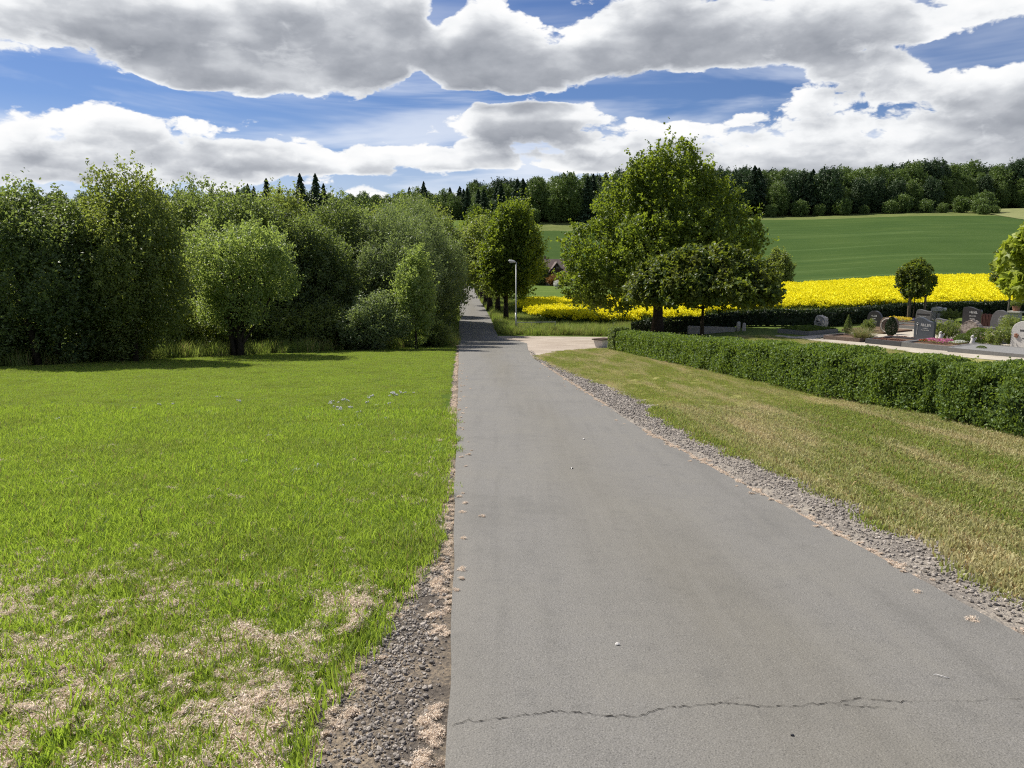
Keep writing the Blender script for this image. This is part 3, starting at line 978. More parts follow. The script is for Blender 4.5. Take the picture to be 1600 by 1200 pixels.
_cm, _p = crown_mesh('maple_crown', M['leaf_maple'], 31, _lob, 2600, 30, .185, .145, clen=1.0, crad=.27, up=.9, inner=.25)
proto('maple', _cm, limb_mesh('maple_trunk', M['bark'], 32, .36, .18, _p * np.array([.9, .9, 1]), 30, 8.5))
# the umbrella-shaped globe maple
_rng = np.random.default_rng(5)
_lob = [(0, 0, 2.75, 2.9, 2.7, 1.9)] + [(2.55 * math.cos(a) * q, 2.4 * math.sin(a) * q, 2.75 + .25 * _rng.random(), .95, .9, .85) for a, q in [(k * .7, 1) for k in range(9)]] + \
       [(-2.0, -.5, 2.9, 1.25, 1.2, 1.45), (-1.0, -1.2, 3.5, 1.2, 1.1, 1.2), (.6, -.8, 3.7, 1.3, 1.2, 1.15), (1.8, -.4, 3.2, 1.3, 1.2, 1.2)]
_cm, _p = crown_mesh('globe_crown', M['leaf_globe'], 33, _lob, 1900, 32, .17, .14, clen=.4, crad=.2, up=.1, droop=.4, inner=.25, shell=.22, zmin=2.5)
proto('globe', _cm, limb_mesh('globe_trunk', M['bark'], 34, .13, .72, _p, 18, 2.7, crooked=.06))
# small round tree between stakes
leafy('ball', 35, 'leaf_globe', 1.2, 1.2, 1.65, 4.15, 420, 26, .15, .12, n=10, base_r=.055, clen=.3, crad=.17, up=.2, droop=.3, nl=10, fork=.6, trunk_h=2.6)
# small bushes of the graves
leafy('grave_bush', 36, 'leaf', .62, .62, .0, .95, 240, 22, .065, .042, n=8, base_r=.02, stems=3, spread=.05, clen=.22, crad=.08, up=.5, nl=4)
leafy('field_bush', 37, 'leaf', 2.3, 2.2, .0, 6.3, 700, 26, .24, .16, n=10, base_r=.14, clen=.8, crad=.34, up=.8, conic=.3)


def ball_crown(key, mat, seed, rx, rz, n, L, W, pointed=0.0, up=.2):
    rng = np.random.default_rng(seed)
    d = unit(rng.normal(size=(n, 3)))
    r = 1 - .16 * rng.random(n)
    C = d * r[:, None] * np.array([rx, rx, rz])
    t = np.clip((C[:, 2] + rz) / (2 * rz), 0, 1)
    if pointed:
        w = (1 - pointed * t ** 1.6) * (.55 + .45 * np.minimum(t * 3, 1))
        C[:, 0] *= w; C[:, 1] *= w
    C[:, 2] += rz
    A = unit(rng.normal(size=(n, 3)) * .6 + d * .5 + np.array([0, 0, up]))
    Nn = unit(rng.normal(size=(n, 3)) * .5 + d)
    Nn = unit(Nn - A * (Nn * A).sum(1, keepdims=True))
    v, f = leaf_quads(C, A, Nn, L * (.7 + .6 * rng.random(n)), W)
    b = MB()
    b.tube([(0, 0, -.05), (0, 0, rz * 1.5)], [rx * .12, rx * .05], 6)
    proto(key, mesh_np(key + '_crown', v, [f], [M[mat]], tint=np.repeat(np.clip(rng.normal(.5, .22, n), 0, 1), 4)), b.mesh(key + '_trunk', [M['bark']]))


ball_crown('box_ball', 'leaf_box', 41, .42, .36, 3200, .045, .03)
ball_crown('cypress', 'leaf_dark', 42, .30, .62, 3000, .07, .03, pointed=.85, up=1.2)
ball_crown('yew_column', 'leaf_yew', 43, .36, .57, 3200, .07, .03, pointed=.35, up=1.0)


# palmate leaves for the tree at the edge of the cemetery
def palmate_crown(key, mat, seed, lobes, n, size):
    rng = np.random.default_rng(seed)
    lobes = np.array(lobes)
    k = rng.integers(len(lobes), size=n)
    d = unit(rng.normal(size=(n, 3)))
    C = lobes[k, :3] + d * (1 - .3 * rng.random(n) ** 1.4)[:, None] * lobes[k, 3:]
    A = unit(rng.normal(size=(n, 3)) * .5 + d * .5 + np.array([0, 0, -.6]))
    Nn = unit(rng.normal(size=(n, 3)) * .55 + d * .5 + np.array([0, 0, .6]))
    Nn = unit(Nn - A * (Nn * A).sum(1, keepdims=True))
    B = np.cross(Nn, A)
    prof = [(-.45, 0), (-.40, .30), (-.12, .22), (.02, .52), (.14, .20), (.55, 0), (.14, -.20), (.02, -.52), (-.12, -.22), (-.40, -.30)]
    s = size * (.65 + .6 * rng.random(n))
    v = np.empty((n, 10, 3))
    for i, (a, b) in enumerate(prof):
        v[:, i] = C + A * (a * s)[:, None] + B * (b * s)[:, None] + Nn * (abs(b) * -.25 * s)[:, None]
    base = (np.arange(n) * 10)[:, None]
    quads = np.concatenate([base + np.array(q) for q in ((0, 1, 2, 5), (2, 3, 4, 5), (5, 6, 7, 8), (0, 5, 8, 9))])
    me = mesh_np(key + '_crown', v.reshape(-1, 3), [quads], [M[mat]], tint=np.repeat(np.clip(rng.normal(.5, .25, n), 0, 1), 10))
    tm = limb_mesh(key + '_trunk', M['bark'], seed, .075, .6, C[::37], 10, 2.4, crooked=.05)
    proto(key, me, tm)


palmate_crown('palmate', 'leaf_bright', 44, make_lobes(44, 1.75, 1.7, 1.55, 4.0, 10), 5200, .21)


# far trees
def far_broadleaf(key, mat, seed, rx, h, n, L):
    lob = make_lobes(seed, rx, rx, h * .03, h, 12, .74, .36)
    cm, p = crown_mesh(key + '_crown', M[mat], seed, lob, n, 9, L, L * .75, clen=1.2, crad=.55, up=.3, inner=.15)
    b = MB()
    b.tube([(0, 0, -1), (0, 0, h * .55)], [.28, .14], 6)
    proto(key, cm, b.mesh(key + '_trunk', [M['bark']]))


far_broadleaf('far_a', 'leaf_far', 51, 5.2, 16, 1150, .52)
far_broadleaf('far_b', 'leaf_far', 52, 6.0, 18, 1300, .54)
far_broadleaf('far_c', 'leaf_far_dark', 53, 5.2, 19, 1200, .54)
far_broadleaf('far_shrub', 'leaf_far', 54, 3.2, 6.5, 420, .50)


def conifer(key, seed, h, r, n, bare):
    rng = np.random.default_rng(seed)
    t = bare + (1 - bare) * rng.random(n) ** 1.35
    tier = np.floor(t * 15) / 15
    rr = r * (1 - t) ** .66 * (.70 + .5 * (1 - (t - tier) * 15)) * np.sqrt(rng.random(n) * .85 + .15)
    ph = rng.random(n) * 2 * math.pi
    rr *= (.72 + .3 * np.sin(ph * 3 + tier * 40)) * (.75 + .5 * vnoise(tier * 90, ph * 1.3, seed))
    C = np.stack([rr * np.cos(ph), rr * np.sin(ph), t * h - .25 * rr], 1)
    A = unit(np.stack([np.cos(ph), np.sin(ph), -.25 + 0 * ph], 1) + rng.normal(size=(n, 3)) * .25)
    Nn = unit(np.array([0, 0, 1.0]) + rng.normal(size=(n, 3)) * .45)
    Nn = unit(Nn - A * (Nn * A).sum(1, keepdims=True))
    v, f = leaf_quads(C, A, Nn, 1.15 * (.5 + .8 * (1 - t)), .55)
    b = MB()
    b.tube([(0, 0, -1), (0, 0, h * .97)], [.22, .04], 6)
    proto(key, mesh_np(key + '_crown', v, [f], [M['conifer']], tint=np.repeat(np.clip(rng.normal(.5, .22, n), 0, 1), 4)), b.mesh(key + '_trunk', [M['bark']]))


conifer('spruce_a', 61, 19, 5.6, 7000, .03)
conifer('spruce_b', 62, 18, 4.9, 6200, .08)
conifer('pine_bare', 63, 19, 5.6, 5600, .30)

# ------------------------------------------------------------------ ground cover: one object per kind, instanced on its own points
def scatter(name, P, sources, rng, scale=(.8, 1.2), tilt=.1, rz=None, sc=None, idx=None):
    P = np.asarray(P, np.float32)
    n = len(P)
    me = bpy.data.meshes.new(name)
    me.vertices.add(n)
    me.vertices.foreach_set('co', P.ravel())
    rot = np.stack([rng.normal(0, tilt, n), rng.normal(0, tilt, n), rng.random(n) * 6.283 if rz is None else rz], 1).astype(np.float32)
    a = me.attributes.new('rot', 'FLOAT_VECTOR', 'POINT'); a.data.foreach_set('vector', rot.ravel())
    s = (rng.uniform(scale[0], scale[1], n) if sc is None else sc).astype(np.float32)
    a = me.attributes.new('size', 'FLOAT', 'POINT'); a.data.foreach_set('value', s)
    a = me.attributes.new('pick', 'INT', 'POINT')
    a.data.foreach_set('value', (rng.integers(0, len(sources), n) if idx is None else idx).astype(np.int32))
    o = link(name, me, kind='stuff')
    g = bpy.data.node_groups.new(name + '_nodes', 'GeometryNodeTree')
    g.interface.new_socket('Geometry', in_out='INPUT', socket_type='NodeSocketGeometry')
    g.interface.new_socket('Geometry', in_out='OUTPUT', socket_type='NodeSocketGeometry')
    gi, go = g.nodes.new('NodeGroupInput'), g.nodes.new('NodeGroupOutput')
    io = g.nodes.new('GeometryNodeInstanceOnPoints')
    jn = g.nodes.new('GeometryNodeJoinGeometry')
    for me_s in sources:
        so = bpy.data.objects.new(me_s.name, me_s)      # not linked: only the scattered copies show
        oi = g.nodes.new('GeometryNodeObjectInfo')
        oi.inputs['Object'].default_value = so
        oi.inputs['As Instance'].default_value = True
        g.links.new(oi.outputs['Geometry'], jn.inputs[0])

    def attr(nm, ty):
        x = g.nodes.new('GeometryNodeInputNamedAttribute')
        x.data_type = ty
        x.inputs['Name'].default_value = nm
        return x.outputs['Attribute']
    g.links.new(gi.outputs[0], io.inputs['Points'])
    g.links.new(jn.outputs[0], io.inputs['Instance'])
    io.inputs['Pick Instance'].default_value = True
    g.links.new(attr('pick', 'INT'), io.inputs['Instance Index'])
    g.links.new(attr('rot', 'FLOAT_VECTOR'), io.inputs['Rotation'])
    g.links.new(attr('size', 'FLOAT'), io.inputs['Scale'])
    g.links.new(io.outputs[0], go.inputs[0])
    md = o.modifiers.new('scatter', 'NODES')
    md.node_group = g
    return o


def blades(name, mats, seed, rad, n, h, w, lean=.35, mix=None):
    """a tuft of grass blades in a disc; MIX: share of the second material"""
    rng = np.random.default_rng(seed)
    r, a = rad * np.sqrt(rng.random(n)), rng.random(n) * 6.283
    x, y = r * np.cos(a), r * np.sin(a)
    hh = h[0] + (h[1] - h[0]) * rng.random(n)
    d = rng.random(n) * 6.283
    ln = lean * hh * (.2 + rng.random(n))
    dx, dy = np.cos(d), np.sin(d)
    ww = w * (.6 + .8 * rng.random(n)) / 2
    f = rng.random(n) * 6.283
    px, py = np.cos(f) * ww, np.sin(f) * ww
    v = np.empty((n, 5, 3))
    v[:, 0] = np.stack([x - px, y - py, 0 * x - .015], 1)
    v[:, 1] = np.stack([x + px, y + py, 0 * x - .015], 1)
    mx, my = x + dx * ln * .35, y + dy * ln * .35
    v[:, 2] = np.stack([mx + px * .8, my + py * .8, hh * .6], 1)
    v[:, 3] = np.stack([mx - px * .8, my - py * .8, hh * .6], 1)
    v[:, 4] = np.stack([x + dx * ln, y + dy * ln, hh], 1)
    b = np.arange(n)[:, None] * 5
    q, t = b + np.array([0, 1, 2, 3]), b + np.array([3, 2, 4])
    mi = None
    if mix:
        s = (rng.random(n) < mix).astype(int)
        mi = np.concatenate([s, s])
    return mesh_np(name, v.reshape(-1, 3), [q, t], mats, mi, tint=np.repeat(np.clip(rng.normal(.5, .24, n), 0, 1), 5))


def in_view(x, y, pad=1.2):
    return (np.abs(x) < .76 * y + pad + .8)


RNG = np.random.default_rng(77)
# how thick the seed fluff lies on the meadow
def fluff_amount(x, y):
    b = np.clip((4.75 - y - .10 * (x + 1)) / 2.6, 0, 1)
    n = .5 * fbm(x * 2.1, y * 2.1, 5, 5) + .5 * fbm(x * 6.5, y * 6.5, 6, 4)
    n2 = fbm(x * .6, y * .6, 9, 3)
    return np.clip(b * 2.2 * (.25 + 1.5 * n2) + (n - .50) * 5.0 * (.18 + b), 0, 1) * (fbm(x * 9, y * 9, 21, 3) > .42)


def pts_region(rng, n, x0, x1, y0, y1, keep):
    x, y = rng.uniform(x0, x1, n), rng.uniform(y0, y1, n)
    k = keep(x, y)
    x, y = x[k], y[k]
    return x, y


# meadow
near = [blades('meadow_tuft', [M['grass_meadow'], M['straw']], 100 + k, .17, 520, (.012, .050), .0028, 1.0, .12) for k in range(5)]
far = [blades('meadow_tuft', [M['grass_meadow'], M['straw']], 120 + k, .30, 380, (.025, .085), .0060, .8, .05) for k in range(4)]
x1, y1 = pts_region(RNG, 17000, -10.5, 0, 1.6, 13, lambda x, y: (RNG.random(len(x)) < np.clip((13.5 - y) / 5, .15, 1)) & (x < verge_l(y) - .04 + .22 * (fbm(x * 2, y * 2.5, 3, 3) - .55)) & in_view(x, y) & (RNG.random(len(x)) > .55 * fluff_amount(x, y) * .85))
x2, y2 = pts_region(RNG, 34000, -26, -.5, 7.0, 45, lambda x, y: (RNG.random(len(x)) < np.clip((y - 6.5) / 4, .1, 1)) & (x < verge_l(y) - .12 + .25 * (fbm(x * 2, y * 2, 3, 3) - .5)) & in_view(x, y, 2) & (y < 24 + np.clip((x + 16) * 2.2, 0, 22)))
P = np.stack([np.r_[x1, x2], np.r_[y1, y2], H(np.r_[x1, x2], np.r_[y1, y2]) + .01], 1)
idx = np.r_[RNG.integers(0, 5, len(x1)), 5 + RNG.integers(0, 4, len(x2))]
scatter('meadow_grass', P, near + far, RNG, (.7, 1.2), .08, idx=idx)

# lawn, mown short
near = [blades('lawn_tuft', [M['grass_lawn'], M['straw']], 140 + k, .19, 190, (.012, .042), .006, .9, .14) for k in range(5)]
far = [blades('lawn_tuft', [M['grass_lawn'], M['straw']], 150 + k, .34, 190, (.015, .045), .012, .8, .12) for k in range(4)]
def on_lawn(x, y):
    return (x > np.where(y < 31, verge_r(y), lawn_left(y)) - .10 + .55 * (fbm(x * 2.3, y * 2.3, 8, 4) - .45)) & in_view(x, y)
x1, y1 = pts_region(RNG, 11000, 2.4, 8.5, 3.4, 13, lambda x, y: on_lawn(x, y))
x2, y2 = pts_region(RNG, 19000, .6, 19, 12, 44, lambda x, y: on_lawn(x, y) & (x < np.interp(y, [24, 36, 45], [16, 18.5, 14])))
P = np.stack([np.r_[x1, x2], np.r_[y1, y2], H(np.r_[x1, x2], np.r_[y1, y2]) + .008], 1)
idx = np.r_[RNG.integers(0, 5, len(x1)), 5 + RNG.integers(0, 4, len(x2))]
scatter('lawn_grass', P, near + far, RNG, (.7, 1.15), .05, idx=idx)

# tall grass at the junction, along the lane and under the trees
tall = [blades('tall_tuft', [M['grass_tall'], M['straw']], 160 + k, .34, 120, (.20, .75), .018, .5, .10) for k in range(5)]
xs, ys = [], []
a, b = pts_region(RNG, 2600, -1.6, 14, 58.0, 77, lambda x, y: (x > road_r(y) + .25) & (y < np.interp(x, [1, 3.2, 6, 11.6], [77, 69.5, 65.5, 62.5])) & (y > np.interp(x, [-2, 0, 6, 11, 14], [60.5, 59.4, 58.6, 57.8, 57])))
xs.append(a); ys.append(b)
a, b = pts_region(RNG, 2600, -9, 6, 74, 160, lambda x, y: (x > road_r(y) + .2) & (x < road_r(y) + 4.5))
xs.append(a); ys.append(b)
a, b = pts_region(RNG, 2600, -14, -2, 41, 120, lambda x, y: (x < road_l(y) - .15) & (x > road_l(y) - 2.2))
xs.append(a); ys.append(b)
a, b = pts_region(RNG, 2300, -22, -3, 24, 46, lambda x, y: (y > 25.0 + np.clip((x + 16) * 1.35, 0, 19)) & (y < 28.5 + np.clip((x + 16) * 1.45, 0, 20)) & (x < road_l(y) - .3))
xs.append(a); ys.append(b)
a, b = pts_region(RNG, 1500, 8, 34, 50, 66, lambda x, y: (y > np.interp(x, [8, 11, 36], [54, 52.5, 57.0])) & (y < np.interp(x, [8, 36], [66, 61])))
xs.append(a); ys.append(b)
xs, ys = np.concatenate(xs), np.concatenate(ys)
scatter('tall_grass', np.stack([xs, ys, H(xs, ys)], 1), tall, RNG, (.6, 1.15), .08)


# oilseed rape in flower
def rape_patch(name, seed):
    rng = np.random.default_rng(seed)
    V, F, T, MI, n0 = [], [], [], [], 0
    npl = 46
    px, py = rng.uniform(-.85, .85, npl), rng.uniform(-.85, .85, npl)
    hh = rng.normal(1.12, .10, npl)
    # leaves and stems
    m = npl * 9
    i = np.repeat(np.arange(npl), 9)
    z = rng.random(m) * hh[i] * .92
    C = np.stack([px[i] + rng.normal(0, .10, m), py[i] + rng.normal(0, .10, m), z], 1)
    A = unit(rng.normal(size=(m, 3)) * .6 + np.array([0, 0, 1.0]))
    Nn = unit(rng.normal(size=(m, 3)))
    Nn = unit(Nn - A * (Nn * A).sum(1, keepdims=True))
    v, f = leaf_quads(C, A, Nn, .26, .06)
    V.append(v); F.append(f); MI.append(np.zeros(len(f), int)); n0 += len(v)
    # flower heads
    m = npl * 15
    i = np.repeat(np.arange(npl), 15)
    C = np.stack([px[i] + rng.normal(0, .13, m), py[i] + rng.normal(0, .13, m), hh[i] + rng.normal(-.02, .07, m)], 1)
    A = unit(rng.normal(size=(m, 3)) * .7 + np.array([0, 0, .6]))
    Nn = unit(rng.normal(size=(m, 3)) + np.array([0, 0, .3]))
    Nn = unit(Nn - A * (Nn * A).sum(1, keepdims=True))
    v, f = leaf_quads(C, A, Nn, .15, .11)
    V.append(v); F.append(f + n0); MI.append(np.ones(len(f), int))
    v = np.concatenate(V)
    return mesh_np(name, v, [np.concatenate(F)], [M['rape_stem'], M['rape_flower']], np.concatenate(MI), tint=np.repeat(rng.random(len(v) // 4), 4))


rape = [rape_patch('rape_plants', 170 + k) for k in range(4)]
def rape_near(x): return np.interp(x, [1, 3.2, 6, 11.6, 20, 36, 60, 90], [76, 70.5, 66.5, 63.5, 61.0, 60.2, 60.2, 60])
def rape_far(x): return np.interp(x, [1, 3, 18, 42, 78, 95], [99, 100, 103, 107, 109, 109])
a, b = pts_region(RNG, 6200, 1.5, 92, 60, 112, lambda x, y: (y > rape_near(x)) & (y < rape_far(x)) & (x > road_r(y) + 4.0) & (x < .76 * y + 2))
scatter('rapeseed_field', np.stack([a, b, H(a, b)], 1), rape, RNG, (.85, 1.12), .04)


# seed fluff lying on the turf and along the lane
def fluff_mat(name, seed, rad, n, hgt):
    """a soft tangle: small lumps with short fibres round them"""
    rng = np.random.default_rng(seed)
    g = (1 + 5 ** .5) / 2
    I = unit(np.array([(-1, g, 0), (1, g, 0), (-1, -g, 0), (1, -g, 0), (0, -1, g), (0, 1, g), (0, -1, -g), (0, 1, -g), (g, 0, -1), (g, 0, 1), (-g, 0, -1), (-g, 0, 1)], float))
    IF = np.array([(0, 11, 5), (0, 5, 1), (0, 1, 7), (0, 7, 10), (0, 10, 11), (1, 5, 9), (5, 11, 4), (11, 10, 2), (10, 7, 6), (7, 1, 8), (3, 9, 4), (3, 4, 2), (3, 2, 6), (3, 6, 8), (3, 8, 9), (4, 9, 5), (2, 4, 11), (6, 2, 10), (8, 6, 7), (9, 8, 1)])
    V, F, T = [], [], []
    m = max(5, int(rad * 460))
    cen = []
    for k in range(m):
        r, a = rad * .85 * rng.random() ** .6, rng.random() * 6.283
        q = rad * .15 * (.4 + .9 * rng.random())
        c = np.array([r * math.cos(a), r * math.sin(a), hgt * .55 * (1 - (r / rad) ** 2) * rng.random() + q * .3])
        cen.append(c)
        V.append(I * q * (.55 + .8 * rng.random((12, 1))) * np.array([1.3, 1, .5]) + c)
        F.append(IF + 12 * k)
        T.append(np.full(12, np.clip(rng.normal(.5, .2), 0, 1)))
    cen = np.array(cen)
    k = rng.integers(m, size=n)
    C = cen[k] + rng.normal(size=(n, 3)) * rad * .22 * np.array([1, 1, .5]) + np.array([0, 0, .003])
    A = unit(rng.normal(size=(n, 3)) * np.array([1, 1, .6]))
    Nn = unit(rng.normal(size=(n, 3)) + np.array([0, 0, .5]))
    Nn = unit(Nn - A * (Nn * A).sum(1, keepdims=True))
    v, f = leaf_quads(C, A, Nn, .020 * (.5 + rng.random(n)), .0034, fold=.3)
    return mesh_np(name, np.concatenate(V + [v]), [np.concatenate(F), f + 12 * m], [M['fluff']], tint=np.r_[np.concatenate(T), np.repeat(np.clip(rng.normal(.7, .25, n), 0, 1), 4)], smooth=True)


fl = [fluff_mat('fluff_mat', 180 + k, .046, 200, .032) for k in range(4)] + [fluff_mat('fluff_tuft', 190 + k, .024, 80, .022) for k in range(3)]
a, b = pts_region(RNG, 110000, -6.5, -.2, 1.7, 9.5, lambda x, y: (x < verge_l(y) + .02) & in_view(x, y) & (RNG.random(len(x)) < fluff_amount(x, y) * .85))
big = RNG.random(len(a)) < .5
i1 = np.where(big, RNG.integers(0, 4, len(a)), 4 + RNG.integers(0, 3, len(a)))
z1 = H(a, b) + .012 + RNG.random(len(a)) * .045
# along the edges of the asphalt
def on_edge(x, y):
    e = np.minimum(np.abs(x - (verge_l(y) + .10)) * (1 + .6 * (y > 5)), np.abs(x - (road_l(y) - .06)) * 1.4)
    return (x < road_l(y) - .01) & (x > verge_l(y) - .4) & (RNG.random(len(x)) < np.exp(-(e / .075) ** 2) * (fbm(x * 3, y * 1.6, 15, 3) > .44) * .9 + .55 * (y < 4.8) * np.exp(-((x - verge_l(y) - .02) / .16) ** 2) * (fbm(x * 4, y * 3, 16, 3) > .40))
c, d = pts_region(RNG, 52000, -3.6, .1, 1.7, 34, on_edge)
e, f = pts_region(RNG, 60000, 1.0, 3.6, 3.2, 30, lambda x, y: (RNG.random(len(x)) < .8 * np.exp(-((x - road_r(y) - .04) / .05) ** 2) * np.clip((fbm(x * 2, y * 1.2, 18, 3) - .36) * 5, 0, 1)))
i2, i3 = 4 + RNG.integers(0, 3, len(c)), 4 + RNG.integers(0, 3, len(e))
g_, h_ = pts_region(RNG, 5200, -3.0, 3.0, 2.2, 26, lambda x, y: (x > road_l(y) + .02) & (x < road_r(y) - .02) & (RNG.random(len(x)) < .8 * np.exp(-(x - road_l(y)) / .09) + .5 * np.exp(-(road_r(y) - x) / .07)))
e, f = np.r_[e, g_], np.r_[f, h_]
i3 = 4 + RNG.integers(0, 3, len(e))
ze = H(e, f) + np.where((e > road_l(f)) & (e < road_r(f)), .036, .008)
X, Y = np.r_[a, c, e], np.r_[b, d, f]
scatter('seed_fluff', np.stack([X, Y, np.r_[z1, H(c, d) + .008, ze]], 1), fl, RNG, tilt=.25, sc=np.r_[RNG.uniform(.55, 1.25, len(a)), RNG.uniform(.35, .85, len(c)), RNG.uniform(.3, .75, len(e))], idx=np.r_[i1, i2, i3])
# a few white flowers out on the meadow
daisy = []
for k in range(2):
    b_ = MB()
    for q in range(5):
        r_, a_ = .10 * random.Random(k * 9 + q).random(), q * 1.3
        b_.tube([(r_ * math.cos(a_), r_ * math.sin(a_), .09), (r_ * math.cos(a_), r_ * math.sin(a_), .13), (r_ * math.cos(a_), r_ * math.sin(a_), .15)], [.006, .026, .012], 6)
    daisy.append(b_.mesh('daisy_heads', [M['petal_white']]))
cx = np.array([-3.3, -3.05, -2.75, -2.45, -3.0, -2.5, -2.3, -2.15])
cy = np.array([13.6, 14.0, 14.7, 15.2, 12.6, 12.6, 13.3, 15.6])
k = RNG.integers(0, 8, 34)
X, Y = cx[k] + RNG.normal(0, .09, 34), cy[k] + RNG.normal(0, .18, 34)
a, b = pts_region(RNG, 26, -7, -1.5, 6, 16, lambda x, y: in_view(x, y, 0))
X, Y = np.r_[X, a], np.r_[Y, b]
scatter('white_flowers', np.stack([X, Y, H(X, Y)], 1), daisy, RNG, (.35, .65), .2)


# stones of the verges
def stone_mesh(name, seed, flat=.62, mats=None):
    rng = np.random.default_rng(seed)
    g = (1 + 5 ** .5) / 2
    V = unit(np.array([(-1, g, 0), (1, g, 0), (-1, -g, 0), (1, -g, 0), (0, -1, g), (0, 1, g), (0, -1, -g), (0, 1, -g), (g, 0, -1), (g, 0, 1), (-g, 0, -1), (-g, 0, 1)], float))
    F = [(0, 11, 5), (0, 5, 1), (0, 1, 7), (0, 7, 10), (0, 10, 11), (1, 5, 9), (5, 11, 4), (11, 10, 2), (10, 7, 6), (7, 1, 8), (3, 9, 4), (3, 4, 2), (3, 2, 6), (3, 6, 8), (3, 8, 9), (4, 9, 5), (2, 4, 11), (6, 2, 10), (8, 6, 7), (9, 8, 1)]
    V = V * (.7 + .5 * rng.random((12, 1))) * np.array([1, .75 + .3 * rng.random(), flat])
    return mesh_np(name, V, [np.array(F)], mats or [M['gravel']], tint=np.full(12, np.clip(rng.normal(.5, .28), 0, 1)))


stones = [stone_mesh('gravel_piece', 200 + k) for k in range(9)]
def gl(x, y): return (x < road_l(y) - .02) & (x > verge_l(y) - .02) & (RNG.random(len(x)) < .12 + 1.1 * np.clip(1 - np.abs(x - (.45 * verge_l(y) + .55 * road_l(y))) / .20, 0, 1) * (fbm(x * 2.2, y * 1.1, 27, 3) > .46))
a, b = pts_region(RNG, 90000, -1.3, .1, 1.8, 8.0, gl)
a2, b2 = pts_region(RNG, 9000, -3.2, -.4, 6.0, 34, lambda x, y: (x < road_l(y) + .02) & (x > road_l(y) - .16) & (RNG.random(len(x)) < .6))
s1, s2 = .0020 + .0105 * RNG.random(len(a)) ** 4.0, .005 + .008 * RNG.random(len(a2))
c, d = pts_region(RNG, 150000, .7, 3.9, 3.3, 36, lambda x, y: (x > road_r(y) + .01) & (x < verge_r(y) + .05) & (RNG.random(len(x)) < np.clip(1.05 - ((x - road_r(y) - .50 * (verge_r(y) - road_r(y))) / (.42 * (verge_r(y) - road_r(y)))) ** 2, .10, 1) * np.clip(14 / y, .25, 1)))
s3 = (.004 + .014 * RNG.random(len(c)) ** 2.4) * np.clip(d / 9, 1, 2)
X, Y, S = np.r_[a, a2, c], np.r_[b, b2, d], np.r_[s1, s2, s3]
scatter('gravel', np.stack([X, Y, H(X, Y) + .008 + S * .2], 1), stones, RNG, tilt=.5, sc=S)
# the bigger ones one by one
for n_, vx, par, y0, y1_ in ((46, 0, verge_left, 2.25, 3.9), (60, 1, verge_right, 3.6, 6.5)):
    for k in range(n_):
        y = y0 + (y1_ - y0) * RNG.random() ** (1 if vx else .8)
        if vx:
            x = road_r(y) + (verge_r(y) - road_r(y)) * (.2 + .6 * RNG.random())
        else:
            x = road_l(y) - .07 - .33 * RNG.random()
        s = .009 + .009 * RNG.random()
        o = link('stone', stones[k % 9], par, loc=(x, y, Hf(x, y) + .008 + s * .3))
        o.scale = (s, s, s)
        o.rotation_euler = (RNG.normal(0, .3), RNG.normal(0, .3), RNG.random() * 6)

